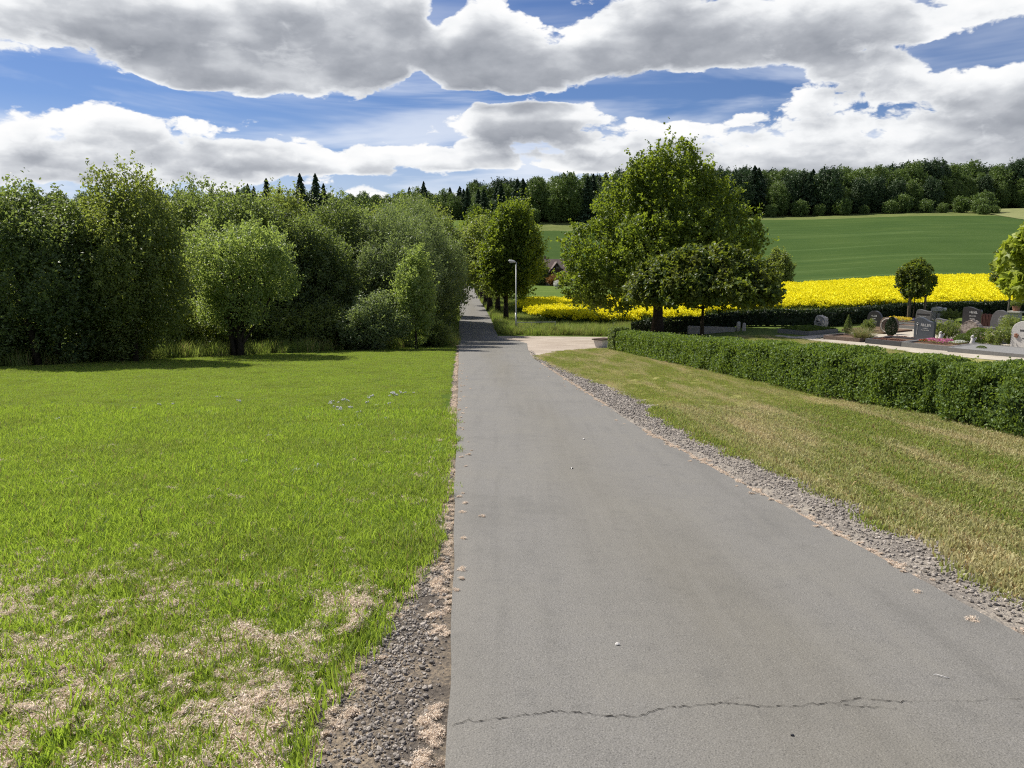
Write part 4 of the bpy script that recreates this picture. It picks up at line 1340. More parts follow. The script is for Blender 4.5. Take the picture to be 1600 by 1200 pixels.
# ------------------------------------------------------------------ hedges
def hedge(name, label, path, w, h, dens, L, W, mat, seed, zoff=0.0, wob=.07, depth=.16, shoots=0, both=True):
    """clipped hedge: path = middle line; leaves sit in a thin shell round twigs and an added light-blocking core"""
    rng = np.random.default_rng(seed)
    path = np.array(path, float)
    seg = np.linalg.norm(np.diff(path, axis=0), axis=1)
    cum = np.r_[0, np.cumsum(seg)]
    LT = cum[-1]

    def frame(s):
        x, y = np.interp(s, cum, path[:, 0]), np.interp(s, cum, path[:, 1])
        e = .2
        tx = np.interp(s + e, cum, path[:, 0]) - np.interp(s - e, cum, path[:, 0])
        ty = np.interp(s + e, cum, path[:, 1]) - np.interp(s - e, cum, path[:, 1])
        l = np.hypot(tx, ty) + 1e-9
        return x, y, tx / l, ty / l
    peri = 2 * h + w
    out = []
    s = rng.random(int(LT * peri * dens * 1.2)) * LT
    # denser where it shows large
    q = rng.random(len(s)) * peri
    x, y, tx, ty = frame(s)
    dist = np.hypot(x, y)
    keep = rng.random(len(s)) < np.clip((14 / dist) ** 1.0, .30, 1)
    s, q, x, y, tx, ty, dist = [v[keep] for v in (s, q, x, y, tx, ty, dist)]
    size = np.clip((dist / 14) ** .5, .85, 1.7)
    nx, ny = ty, -tx                                   # to the side of the lane when the path runs away... sign does not matter
    side = np.where(q < h, 1.0, np.where(q < h + w, 0.0, -1.0))
    hz = np.where(side > 0, q, np.where(side < 0, q - h - w, h))
    off = np.where(side == 0, q - h - w / 2, side * w / 2)
    bulge = wob * (fbm(s * 1.7, hz * 1.5 + side * 7, seed, 4) - .45) * 2
    hole = fbm(s * 2.6, hz * 2.4 + side * 5, seed + 8, 3) < .36
    rounded = .10 * np.clip((hz / h - .75) / .25, 0, 1) ** 2 * np.abs(side)
    dd = -depth * rng.random(len(s)) ** 1.6 + bulge * 1.0
    off = off + side * (dd - rounded)
    zz = hz + (side == 0) * (dd * .8 + bulge * .5 - .06 * (np.abs(off) / (w / 2)) ** 3)
    low = (side != 0) & (hz < .10)
    px, py = x + nx * off, y + ny * off
    gz = H(px, py)
    C = np.stack([px, py, gz + np.maximum(zz, .02) + zoff], 1)
    nrm = np.stack([nx * side, ny * side, (side == 0) * 1.0 + .25], 1)
    A = unit(rng.normal(size=(len(s), 3)) * .7 + nrm * .4 + np.array([0, 0, .5]))
    Nn = unit(rng.normal(size=(len(s), 3)) * .7 + nrm)
    Nn = unit(Nn - A * (Nn * A).sum(1, keepdims=True))
    k = (~low | (rng.random(len(s)) < .4)) & (~hole | (rng.random(len(s)) < .35) | (side == 0))
    sc = size * (.65 + .7 * rng.random(len(s)))
    v, f = leaf_quads(C[k], A[k], Nn[k], (L * sc)[k], (W * sc)[k])
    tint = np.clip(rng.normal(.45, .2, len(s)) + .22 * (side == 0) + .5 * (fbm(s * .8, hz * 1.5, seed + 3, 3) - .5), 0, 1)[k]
    # end caps
    capC, capA, capN, capL = [], [], [], []
    for s0, sg in ((0.0, -1), (LT, 1)):
        m = int(w * h * dens * .8)
        cx, cy, cx_t, cy_t = frame(np.full(m, s0))
        o_, z_ = rng.uniform(-w / 2, w / 2, m), rng.uniform(.03, h, m)
        e_ = sg * (.02 - depth * rng.random(m) ** 1.5 + wob * (fbm(o_ * 2, z_ * 2, seed + 5, 3) - .5) * 2)
        X_, Y_ = cx + cx_t * e_ + cy_t * o_, cy + cy_t * e_ - cx_t * o_
        capC.append(np.stack([X_, Y_, H(X_, Y_) + z_ + zoff], 1))
        capN.append(unit(rng.normal(size=(m, 3)) * .7 + np.stack([cx_t * sg, cy_t * sg, 0 * cx], 1)))
        capA.append(unit(rng.normal(size=(m, 3)) + np.array([0, 0, .5])))
        capL.append(np.full(m, float(np.clip((math.hypot(cx[0], cy[0]) / 14) ** .5, .85, 1.7))))
    cC, cA, cN, cL = map(np.concatenate, (capC, capA, capN, capL))
    cN = unit(cN - cA * (cN * cA).sum(1, keepdims=True))
    v2, f2 = leaf_quads(cC, cA, cN, L * cL, W * cL)
    ns = int(LT * 5)
    s0 = rng.random(ns) * LT
    x0, y0, tx0, ty0 = frame(s0)
    o0 = rng.uniform(-.5, .5, ns) * w
    qi = np.repeat(np.arange(ns), 7)
    zz = np.tile(np.linspace(-.05, .09, 7), ns) * (.6 + .8 * rng.random(ns))[qi]
    lean = rng.normal(0, .25, (ns, 2))
    X_, Y_ = (x0 + ty0 * o0)[qi] + lean[qi, 0] * zz, (y0 - tx0 * o0)[qi] + lean[qi, 1] * zz
    sC = np.stack([X_, Y_, H(X_, Y_) + h + zz + zoff], 1) + rng.normal(0, .012, (len(qi), 3))
    sA = unit(rng.normal(size=(len(qi), 3)) + np.array([0, 0, .8]))
    sN = unit(rng.normal(size=(len(qi), 3)))
    sN = unit(sN - sA * (sN * sA).sum(1, keepdims=True))
    sL = np.clip((np.hypot(X_, Y_) / 14) ** .5, .85, 1.7) * .85
    v3, f3 = leaf_quads(sC, sA, sN, L * sL, W * sL)
    v2, f2 = np.concatenate([v2, v3]), np.concatenate([f2, f3 + len(v2)])
    V, F = np.concatenate([v, v2]), np.concatenate([f, f2 + len(v)])
    T = np.repeat(np.r_[tint, np.full(len(cC), .45), np.full(len(sC), .75)], 4)
    cx, cy = float(path[:, 0].mean()), float(path[:, 1].mean())
    base = np.array([cx, cy, Hf(cx, cy)])
    t = thing(name, label, 'hedge', tuple(base))
    o = link('foliage', mesh_np(name + '_foliage', V - base, [F], [M[mat]], tint=T), t, kind='stuff')
    # twigs inside
    b = MB()
    for k in range(int(LT * 7)):
        ss = np.array([rng.random() * LT])
        x, y, tx, ty = [float(v[0]) for v in frame(ss)]
        o_ = rng.uniform(-.3, .3) * w
        bx, by = x + ty * o_, y - tx * o_
        z0 = Hf(bx, by) - .03
        p0 = np.array([bx, by, z0])
        for j in range(2):
            p2 = p0 + np.array([rng.normal(0, .14), rng.normal(0, .14), h * (.75 + .15 * rng.random())])
            b.tube([p0 - base, (p0 * .5 + p2 * .5) + rng.normal(0, .04, 3) - base, p2 - base], [.016, .011, .005], 4, cap=False)
    # dark core box added inside the leaves to block light
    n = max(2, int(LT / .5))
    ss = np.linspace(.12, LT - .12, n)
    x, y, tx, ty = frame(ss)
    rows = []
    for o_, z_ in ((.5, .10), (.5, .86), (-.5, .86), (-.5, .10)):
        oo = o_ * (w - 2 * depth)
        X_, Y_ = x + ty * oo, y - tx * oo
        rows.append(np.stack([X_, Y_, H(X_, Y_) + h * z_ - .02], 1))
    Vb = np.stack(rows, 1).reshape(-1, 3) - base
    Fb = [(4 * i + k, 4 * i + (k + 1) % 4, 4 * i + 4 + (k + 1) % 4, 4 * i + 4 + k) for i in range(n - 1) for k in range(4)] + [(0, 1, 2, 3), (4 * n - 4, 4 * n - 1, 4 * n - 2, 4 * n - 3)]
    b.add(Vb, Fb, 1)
    link('branches_and_light_block', b.mesh(name + '_branches_and_light_block', [M['bark'], M['leaf_yew']]), t)
    return t


hedge('privet_hedge', 'short near piece of clipped green hedge beyond the narrow gap, closest to the camera', [(7.25, 4.5), (6.90, 9.6), (6.96, 11.62)], .85, .93, 2600, .052, .034, 'leaf_hedge', 301, wob=.17, depth=.2)
hedge('privet_hedge', 'long clipped green hedge running from the gap down along the mown strip', [(7.02, 12.16), (6.65, 14.66), (6.15, 22.67), (5.36, 36.2)], .85, .93, 2600, .052, .034, 'leaf_hedge', 302, wob=.17, depth=.2)
hedge('yew_hedge', 'dark narrow end bush of the hedge beside the white planter at the track', [(5.22, 36.55), (5.1, 37.6)], .8, 1.12, 1500, .05, .03, 'leaf_dark', 303)
hedge('yew_hedge', 'dark shaded hedge along the back of the cemetery in front of the yellow field', [(8.2, 52.2), (11.5, 51.0), (20.5, 49.9), (28, 55.5), (36, 58.2), (50, 61)], .9, 1.02, 560, .10, .055, 'leaf_yew', 304, wob=.12)

# ------------------------------------------------------------------ trees
tree('grove_a', 'grove_tree', 'dark leafy tree at the far end of the grove, cut by the frame edge', 'tree', -19.8, 26.5, .4, .86)
tree('grove_a', 'grove_tree', 'dark low branching tree beside the tallest windblown tree of the grove', 'tree', -15.9, 25.9, 2.1, (1.0, 1.0, .90))
tree('grove_b', 'grove_tree', 'tall dark tree with a windblown pointed top at the meadow edge', 'tree', -13.6, 27.2, 1.0, (.80, .85, .85))
tree('spreading', 'goblet_tree', 'light green goblet shaped tree with forked stems standing free at the meadow edge', 'tree', -11.3, 31.4, .3, 1.0)
tree('willow', 'willow_tree', 'grey green willow with upright feathery top beside the lane', 'tree', -6.6, 43.0, .5, (1.0, 1.0, 1.0))
tree('willow', 'willow_tree', 'grey green willow leaning its crown over the lane edge', 'tree', -5.7, 48.5, 2.6, (1.0, .95, 1.14))
tree('sapling', 'young_tree', 'slim light green young tree in front of the willow', 'tree', -4.75, 37.8, 1.2, 1.0)
tree('bush_light', 'bush', 'pale round bush left of the slim young tree', 'bush', -6.7, 36.9, .2, (1.0, 1.0, .95))
tree('bush', 'bush', 'green bush between the goblet tree and the pale round bush', 'bush', -8.9, 37.6, 1.7, (1.0, 1.0, .95))
tree('bush', 'bush', 'low green bush right beside the lane under the willow', 'bush', -4.15, 40.6, 2.9, (.55, .6, .62))
tree('bush', 'bush', 'shaded bush behind the goblet tree', 'bush', -10.6, 36.5, .9, (1.2, 1.1, .9))
tree('bush', 'bush', 'dark undergrowth bush between the goblet tree and the windblown tree', 'bush', -13.6, 34.0, 1.9, (1.5, 1.3, .95))
tree('bush', 'bush', 'low dark bush right behind the forked stems of the goblet tree', 'bush', -12.2, 36.2, 3.9, (1.3, 1.3, .8))
tree('bush', 'bush', 'shaded bush filling the foot of the windblown tree', 'bush', -14.3, 27.6, 2.2, (1.0, 1.0, .75))
tree('bush', 'bush', 'shaded bush at the foot of the dark low branching tree', 'bush', -17.8, 26.6, .2, (1.0, 1.0, .8))
for (x, y, k, rz, s) in [(-16.8, 33.0, 'grove_c', .2, .76), (-19.8, 33.5, 'grove_b', 1.9, .74), (-15.7, 40, 'grove_c', 2.4, 1.0), (-12.6, 43.5, 'grove_b', 3.4, 1.08), (-9.8, 44.5, 'grove_c', 4.1, 1.0), (-22.5, 40, 'grove_c', 5.2, .80), (-24, 32, 'grove_a', .2, .85),
                         (-18.6, 47, 'grove_b', .8, 1.1), (-9.0, 52, 'grove_b', 2.0, 1.08), (-13.6, 52, 'grove_c', 1.2, 1.02), (-24, 50, 'grove_c', 2.2, .95), (-19, 56, 'grove_b', 4.4, 1.15), (-13, 38.0, 'grove_a', 5.0, 1.12), (-10.2, 39.6, 'grove_a', 3.0, 1.0),
                         (-30, 44, 'grove_b', 1.1, .85), (-28, 36, 'grove_c', 4.1, .75), (-34, 52, 'grove_c', .1, .95), (-8.0, 59.5, 'grove_c', .9, 1.25)]:
    tree(k, 'grove_tree', 'leafy tree within the closed crowns of the grove behind its front row', 'tree', x, y, rz, s, 'trees within the grove')
for (x, y, k, rz, s) in [(-6.7, 55.5, 'grove_a', 2.2, 1.42), (-6.8, 61.5, 'grove_b', 1.1, 1.25), (-7.2, 66.5, 'grove_b', 3.1, 1.25), (-7.7, 70.5, 'grove_c', 5.1, 1.15), (-8.2, 74, 'grove_c', .4, 1.1), (-9.0, 82, 'grove_b', 1.5, 1.1), (-12.6, 92, 'grove_c', 2.5, .95), (-15, 104, 'grove_b', .5, 1.0), (-17.5, 120, 'grove_a', .5, 1.2), (-19.5, 138, 'grove_c', 2.5, 1.1), (-21, 158, 'avenue', 3.5, 1.0)]:
    tree(k, 'lane_tree', 'tree of the leafy wall along the meadow side of the sunken lane', 'tree', x, y, rz, s, 'trees along the meadow side of the far lane')
AV = 'avenue trees along the far lane'
lab = ['maple nearest the street lamp, first trunk of the avenue', 'dark trunked second tree of the avenue behind the lamp', 'third trunk of the avenue beside the far lane', 'fourth trunk of the avenue beside the far lane',
       'fifth trunk of the avenue beside the far lane', 'sixth trunk of the avenue beside the far lane', 'last tree of the avenue at the end of the lane']
for i, (x, y, k, rz, s) in enumerate([(-.54, 71.6, 'avenue_front', 0, 1.0), (-1.57, 85.8, 'avenue_dark', 2.0, (1.25, 1.2, 1.03)), (-2.75, 94.4, 'avenue_dark', 3.3, (1.25, 1.2, 1.05)), (-3.6, 105, 'avenue_dark', 4.2, (1.25, 1.2, 1.08)), (-4.6, 118.5, 'avenue', 5.2, 1.2), (-5.6, 134, 'avenue_dark', 1.2, 1.1), (-7.4, 160, 'avenue', 2.2, 1.1)]):
    tree(k, 'avenue_tree', lab[i], 'tree', x, y, rz, s, AV)
tree('maple', 'maple_tree', 'large broad maple with a pointed top behind the end of the hedge', 'tree', 9.3, 49.0, 0, 1.0)
tree('globe', 'globe_maple', 'umbrella shaped clipped maple on a thin dark trunk behind the hedge', 'tree', 8.92, 36.0, 0, 1.0)
tree('ball', 'small_tree', 'small round tree held between wooden stakes beside the graves', 'tree', 28.3, 54.2, .6, 1.0)
tree('ball', 'small_tree', 'small dark tree half hidden by the bright maple, in front of the back hedge', 'tree', 36.8, 57.0, 2.6, (1.2, 1.2, 1.32))
tree('palmate', 'bright_maple', 'bright yellow green maple with large leaves at the edge of the picture', 'tree', 13.4, 18.0, 0, 1.04)
tree('field_bush', 'field_bush', 'lone rounded bush between the yellow field and the green field', 'bush', 39.6, 115, 0, (1.0, 1.0, 1.0))

# hillside forest
FR = random.Random(8)
n_f = 0
for row, (dy, step) in enumerate([(0, 7.0), (8, 7.4), (18, 7.6), (31, 8.0)]):
    x = -36.0
    while x < 262:
        u = x / 318
        y = np.interp(u, [-.12, .06, .33, .52, .60, .72], [318, 309, 312, 314, 331, 334]) + dy + FR.uniform(-2.5, 2.5)
        r = FR.random()
        if u < .13:
            k = ['spruce_a', 'spruce_b'][FR.random() < .5] if r < (.62 if row else .45) else ('far_b' if r < .8 else 'far_a')
            if u < -.03 and r > .35:
                k = 'far_a'
            s = FR.uniform(.82, 1.08) * (np.interp(u, [-.12, 0, .05], [.72, .85, 1.0]))
        elif u < .40:
            k = ('pine_bare' if r < .24 else 'spruce_b' if r < .28 else 'far_c' if r < .62 else 'far_b')
            s = FR.uniform(.88, 1.08)
            if row == 0 and r > .5:
                k, s = 'far_a', FR.uniform(.6, .85)
        else:
            k = ['far_a', 'far_b', 'far_c'][FR.randrange(3)]
            s = FR.uniform(.9, 1.15) * (.72 if row == 0 else 1.0)
        con = k in ('spruce_a', 'spruce_b', 'pine_bare')
        tree(k, 'conifer' if con else 'forest_tree', 'dark conifer in the forest on the hillside beyond the fields' if con else 'broadleaf tree in the forest on the hillside beyond the fields', 'tree', x, y, FR.random() * 6, s,
             'conifers of the hillside forest' if con else 'broadleaf trees of the hillside forest', sink=.4)
        n_f += 1
        x += step * FR.uniform(.75, 1.3)
# skyline beyond the grove
x = -262.0
while x < -30:
    k = FR.choice(['far_a', 'far_b', 'far_a', 'far_c'])
    for px, py in [(x, 345 + FR.uniform(-14, 14))]:
        tree(k, 'forest_tree', 'broadleaf tree on the far skyline above the grove', 'tree', px, py, FR.random() * 6, FR.uniform(.66, .85), 'broadleaf trees on the far skyline', sink=.4)
    x += FR.uniform(6, 9.5)
for px, s in [(-224, .95), (-219, .8), (-205, .85), (-118, .86), (-113.5, .92), (-108, .84), (-104, .98), (-99, .86), (-91, 1.1), (-88.5, .9), (-83, 1.08), (-80.5, .92), (-126, .8), (-44, .8), (-37, .9)]:
    tree('spruce_b' if s < .95 else 'spruce_a', 'conifer', 'pointed conifer standing out on the far skyline above the grove', 'tree', px, 335 + FR.uniform(-5, 5), FR.random() * 6, (s * .85, s * .85, s * 1.0), 'conifers on the far skyline', sink=.4)
# shrubs along the foot of the forest
for (px, py, s, lb) in [(101, 306, .75, 'pale shrub at the foot of the hillside forest'), (112, 306, .95, 'shrub at the foot of the hillside forest'), (120, 307, .7, 'shrub at the foot of the hillside forest'), (128, 305, 1.0, 'round shrub at the foot of the hillside forest'),
                        (137, 306, .55, 'shrub at the foot of the hillside forest'), (146, 304, .8, 'shrub at the foot of the hillside forest'), (152, 307, 1.1, 'shrub at the foot of the hillside forest'), (160, 304, .8, 'shrub at the foot of the hillside forest'),
                        (166, 303, .6, 'shrub at the foot of the hillside forest'), (173, 303, .95, 'shrub at the point of the forest beside the hay field'), (177, 297, .9, 'shrub at the point of the forest beside the hay field'),
                        (174, 290, .62, 'shrub at the point of the forest beside the hay field'), (181, 302, 1.2, 'shrub at the point of the forest beside the hay field'), (180, 293, .5, 'shrub at the point of the forest beside the hay field'),
                        (60, 306, .8, 'shrub at the foot of the hillside forest'), (48, 305, .7, 'shrub at the foot of the hillside forest'), (36, 306, .9, 'shrub at the foot of the hillside forest'), (8, 306, .9, 'shrub at the foot of the hillside forest'), (-14, 310, 1.0, 'shrub at the foot of the hillside forest'), (-30, 314, 1.2, 'shrub at the foot of the hillside forest')]:
    tree('far_shrub', 'shrub', lb, 'shrub', px, py, px, s, 'shrubs along the forest edge', sink=.2)
a, b = pts_region(RNG, 900, -60, 290, 314, 350, lambda x, y: y > np.interp(x / 318, [-.12, .06, .33, .52, .60, .72], [318, 309, 312, 314, 331, 334]) + 5)
scatter('undergrowth', np.stack([a, b, H(a, b) - .3], 1), [PROTO['far_shrub'][0]], RNG, tilt=.02, sc=RNG.uniform(.6, 1.15, len(a)))
# the body of the wood behind them, seen only as a mass of tops
a, b = pts_region(RNG, 900, -330, 380, 352, 430, lambda x, y: (y > 352) & (np.abs(x) < .85 * y))
scatter('forest', np.stack([a, b, H(a, b) - .4], 1), [PROTO['far_a'][0], PROTO['far_b'][0], PROTO['far_c'][0]], RNG, tilt=.02, sc=np.where(a < -20, .68, .95) * RNG.uniform(.85, 1.1, len(a)))

# ------------------------------------------------------------------ the cemetery
RZ = math.atan2(E2[1], E2[0]) - math.pi / 2              # stones face the path


def at_st(s, t):
    x, y = gp(s, t)
    return (x, y, Hf(x, y))


def smooth_outline(pts, n=5):
    """rounded closed outline through the given points (flat foot kept)"""
    out = []
    P = np.array(pts, float)
    for i in range(len(P) - 1):
        p0, p1, p2, p3 = P[max(i - 1, 0)], P[i], P[i + 1], P[min(i + 2, len(P) - 1)]
        for k in range(n):
            t = k / n
            out.append(tuple(.5 * ((2 * p1) + (-p0 + p2) * t + (2 * p0 - 5 * p1 + 4 * p2 - p3) * t * t + (-p0 + 3 * p1 - 3 * p2 + p3) * t ** 3)))
    out.append(tuple(P[-1]))
    return out


def script_lines(name, mat, rows, y, parent, seed, label=None):
    """cut letters: rows of (x, z, width, letter height); single strokes, too small in the photo to spell"""
    rng = np.random.default_rng(seed)
    b = MB()
    for x, z, w, h in rows:
        p = x
        while p < x + w:
            lw = h * (.35 + .3 * rng.random())
            kind = rng.integers(4)
            st = h * .16
            b.box((p + st / 2, y, z + h / 2), (st, .008, h * (1 if kind else .7)))
            if kind in (0, 1):
                b.box((p + lw / 2 + st * .3, y - .0015, z + h * (.1 if kind else .5)), (lw * .7, .008, st))
            if kind in (2, 3):
                b.box((p + lw - st / 2, y + .0015, z + h * .4), (st, .008, h * .8))
            if kind == 3:
                b.box((p + lw / 2, y - .003, z + h * .82), (lw * .6, .008, st))
            p += lw + h * .18
    return link(name, b.mesh(name, [mat]), parent)


def headstone(label, s, t, outline, thick, mat, rows=(), ink='ink_light', seed=0, base=None, top_z=0.0, rz=0.0, rough=0.0, kind='headstone', sub=True):
    th = thing(kind, label, 'gravestone', at_st(s, t), RZ + rz)
    b = MB()
    o = smooth_outline(outline)
    n = len(o)
    rng = np.random.default_rng(seed + 5)
    ins = .018
    c = np.mean(o, 0)
    inner = [(c[0] + (x - c[0]) * (1 - ins / max(abs(x - c[0]), .1) * .5), c[1] + (z - c[1]) * (1 - ins / max(abs(z - c[1]), .1) * .5)) for x, z in o]
    rings = []
    for yy, ol in ((-thick / 2, inner), (-thick / 2 + ins, o), (thick / 2 - ins, o), (thick / 2, inner)):
        for x, z in ol:
            rings.append((x + rng.normal(0, rough), yy + rng.normal(0, rough), max(z, -.06) + rng.normal(0, rough)))
    F = [(r * n + i, r * n + (i + 1) % n, (r + 1) * n + (i + 1) % n, (r + 1) * n + i) for r in range(3) for i in range(n)]
    b.add(rings, F)
    b.f.setdefault(n, []).append(np.array([[i for i in range(n)][::-1], [3 * n + i for i in range(n)]], np.int32))
    b.m.setdefault(n, []).append(np.zeros(2, np.int32))
    link('slab', b.mesh('headstone_slab', [M[mat]]), th)
    if base:
        bb = MB()
        bb.box((0, 0, base[1] / 2 - .06), (base[0], thick + .14, base[1]))
        link('plinth', bb.mesh('plinth', [M[base[2]]]), th)
    if rows:
        script_lines('inscription', M[ink], rows, -thick / 2 - .003, th, seed)
    return th


# a rough pale boulder with dark letters
headstone('rough pale boulder with dark letters behind the green covered grave by the lawn', -5.1, 5.3, [(-.30, -.06), (-.33, .3), (-.34, .62), (-.22, .86), (-.05, .90), (.14, .82), (.30, .74), (.33, .5), (.30, .2), (.31, -.06)], .42, 'stone_pale',
          [(-.22, .50, .34, .11), (-.16, .36, .30, .08), (-.20, .22, .36, .08)], 'ink_dark', 1, rough=.014)
headstone('round dark polished stone with light letters behind the dry grave planting', -4.0, 9.3, [(-.34, -.06), (-.44, .35), (-.44, .72), (-.26, .98), (.02, 1.06), (.28, .97), (.45, .72), (.45, .35), (.34, -.06)], .22, 'granite_dark',
          [(-.16, .70, .34, .11), (-.10, .55, .22, .07), (-.22, .40, .42, .05), (-.22, .29, .42, .05)], 'ink_light', 2, base=(.9, .12, 'stone_brown'))
t_ = headstone('round brown stone with raised rim and carved leaf relief behind the dark yew column', -1.2, 6.0, [(-.30, -.06), (-.46, .25), (-.50, .55), (-.40, .86), (-.12, .98), (0, .94), (.14, .98), (.40, .88), (.50, .58), (.46, .25), (.30, -.06)], .30, 'stone_brown', seed=3)
b = MB()
ring = [(.0 + .40 * math.cos(a), -.165, .50 + .40 * math.sin(a)) for a in np.linspace(0, 2 * math.pi, 25)]
b.tube(ring, [.028] * 25, 6)
link('raised_rim', b.mesh('raised_rim', [M['stone_pale']]), t_)
b = MB()
b.tube([(-.12, -.16, .2), (-.10, -.17, .45), (-.02, -.16, .72)], [.02, .024, .012], 5)
for q in range(4):
    b.tube([(-.10, -.165, .34 + q * .1), (-.22 + .03 * q, -.17, .42 + q * .1), (-.26 + .05 * q, -.165, .50 + q * .09)], [.012, .03, .008], 5)
    b.tube([(-.10, -.165, .34 + q * .1), (.03, -.17, .42 + q * .1), (.09, -.165, .48 + q * .09)], [.012, .03, .008], 5)
link('leaf_relief', b.mesh('leaf_relief', [M['timber']]), t_)
t_ = headstone('large blue grey stone with wavy top and a carved rose above the pink flowers', 1.55, 4.6, [(-.52, -.06), (-.53, .5), (-.52, 1.02), (-.42, 1.16), (-.22, 1.20), (0, 1.13), (.22, 1.02), (.42, .98), (.54, .97), (.54, .5), (.53, -.06)], .22, 'granite_blue',
               [(-.16, .72, .52, .15), (-.04, .58, .22, .07), (-.14, .50, .42, .045)], 'ink_light', 4, base=(1.1, .08, 'kerb_grey'))
b = MB()
b.tube([(-.36, -.113, .25), (-.35, -.113, .55), (-.36, -.113, .78)], [.010, .011, .010], 5)
b.tube([(-.36 + .05 * math.cos(a), -.113, .84 + .05 * math.sin(a)) for a in np.linspace(0, 6.283, 11)], [.014] * 11, 5)
link('carved_rose', b.mesh('carved_rose', [M['ink_light']]), t_)
t_ = headstone('grey stone with wavy top and dark band standing behind the blue grey stone', -3.7, 14.7, [(-.5, -.06), (-.5, .6), (-.42, .86), (-.25, .93), (0, .88), (.25, .84), (.5, .80), (.5, .4), (.5, -.06)], .22, 'granite_grey', [(-.3, .44, .5, .07)], 'ink_light', 5)
b = MB()
b.box((0, -.117, .62), (.84, .012, .07))
link('dark_band', b.mesh('dark_band', [M['granite_dark']]), t_)
# white pillar stone with a block across its top
t_ = thing('headstone', 'white stone of a narrow pillar with a rounded block across its top, by the stakes', 'gravestone', at_st(-4.4, 18.0), RZ)
b = MB()
b.box((-.22, 0, .32), (.24, .3, .72), .05, taper=.9)
b.box((.16, .02, .26), (.34, .26, .56), -.06, taper=.92)
link('pillar', b.mesh('stone_pillar', [M['stone_pale']]), t_)
b = MB()
b.prism(smooth_outline([(-.42, .66), (-.44, .80), (-.30, .92), (-.05, .94), (.2, .88), (.42, .90), (.46, .74), (.42, .66)]), -.2, .2)
link('cross_block', b.mesh('cross_block', [M['stone_white']]), t_)
headstone('low brownish grey stone with a stepped top partly hidden by the round green bush', .85, 8.1, [(-.46, -.06), (-.46, .5), (-.46, .86), (-.30, .93), (-.05, .88), (.2, .86), (.36, .83), (.47, .80), (.47, .4), (.47, -.06)], .26, 'granite_grey', [(-.30, .66, .46, .11)], 'ink_light', 7)
headstone('dark stone with sloping top and light letters in front of the back hedge', -.8, 15.0, [(-.55, -.06), (-.55, .6), (-.54, 1.12), (-.40, 1.22), (-.12, 1.24), (.15, 1.16), (.36, 1.08), (.55, 1.04), (.55, .5), (.55, -.06)], .24, 'granite_dark',
          [(-.12, .84, .42, .15), (-.12, .64, .40, .08), (-.08, .48, .30, .06)], 'ink_light', 8)
headstone('rough mottled boulder behind the clipped green balls', 2.1, 8.6, [(-.55, -.06), (-.55, .35), (-.42, .62), (-.2, .82), (.05, .90), (.28, .80), (.48, .60), (.58, .3), (.56, -.06)], .5, 'stone_mottled', seed=9, rough=.018)
# red-brown stele of upright slats
t_ = thing('headstone', 'red brown grave marker of upright slats with a pale top edge', 'gravestone', at_st(.4, 14.4), RZ)
sl = MB(); sl.box((0, 0, .41), (.062, .14, .92))
slm = sl.mesh('slat', [M['corten']])
for k in range(9):
    link('slat', slm, t_, loc=(-.32 + .08 * k, .01 * (k % 2), .015 * ((k * 7) % 3)))
b = MB(); b.box((0, .09, .38), (.70, .05, .80))
link('back_panel', b.mesh('back_panel', [M['timber']]), t_)
headstone('grey stone with tall rounded shoulder sweeping down to one side', 1.5, 13.7, [(-.58, -.06), (-.60, .45), (-.52, .85), (-.34, 1.13), (-.12, 1.22), (.10, 1.17), (.30, 1.0), (.44, .84), (.58, .70), (.62, .4), (.60, -.06)], .26, 'granite_grey',
          [(-.06, .80, .44, .10), (-.16, .64, .28, .07), (-.16, .53, .22, .07), (-.10, .40, .30, .07)], 'ink_light', 10)
t_ = headstone('white rounded stone with dark letters and a ceramic rose at the picture edge', 6.55, 4.3, [(-.60, -.06), (-.60, .5), (-.60, .86), (-.50, 1.14), (-.25, 1.31), (.05, 1.36), (.35, 1.30), (.56, 1.1), (.62, .8), (.62, .4), (.62, -.06)], .24, 'stone_white',
               [(-.22, .84, .62, .10), (-.02, .62, .40, .06), (-.10, .48, .45, .05)], 'ink_dark', 12)
b = MB()
for q, (dx, dz, r) in enumerate([(0, 0, .085), (.06, .03, .05), (-.05, .05, .05), (.0, .08, .045), (.03, -.06, .05), (-.06, -.03, .04)]):
    b.tube([(-.36 + dx, -.12, .62 + dz), (-.36 + dx, -.16, .62 + dz), (-.36 + dx, -.185, .62 + dz)], [r * .8, r, r * .4], 8)
link('ceramic_rose', b.mesh('ceramic_rose', [M['terracotta'], M['stone_pale']]), t_)


# grave borders and beds
def grave(label, s0, s1, t0, t1, h, w, mat, bed='grave_soil', bed_z=.7, skip_back=False):
    c = ((s0 + s1) / 2, (t0 + t1) / 2)
    th = thing('grave_border', label, 'grave', at_st(*c), RZ)
    lx, ly = s1 - s0, t1 - t0
    for k, (cx, cy, sx, sy) in enumerate([(0, -ly / 2 + w / 2, lx, w), (0, ly / 2 - w / 2, lx, w), (-lx / 2 + w / 2, 0, w, ly - 2 * w), (lx / 2 - w / 2, 0, w, ly - 2 * w)]):
        b = MB()
        b.box((cx, cy, h / 2 - .08), (sx - .006, sy - .006, h + .16))
        link('kerb', b.mesh('kerb', [M[mat]]), th)
    b = MB()
    b.box((0, 0, h * bed_z / 2 - .1), (lx - 2 * w, ly - 2 * w, h * bed_z + .2))
    link('bed', b.mesh('grave_bed', [M[bed]]), th)
    return th


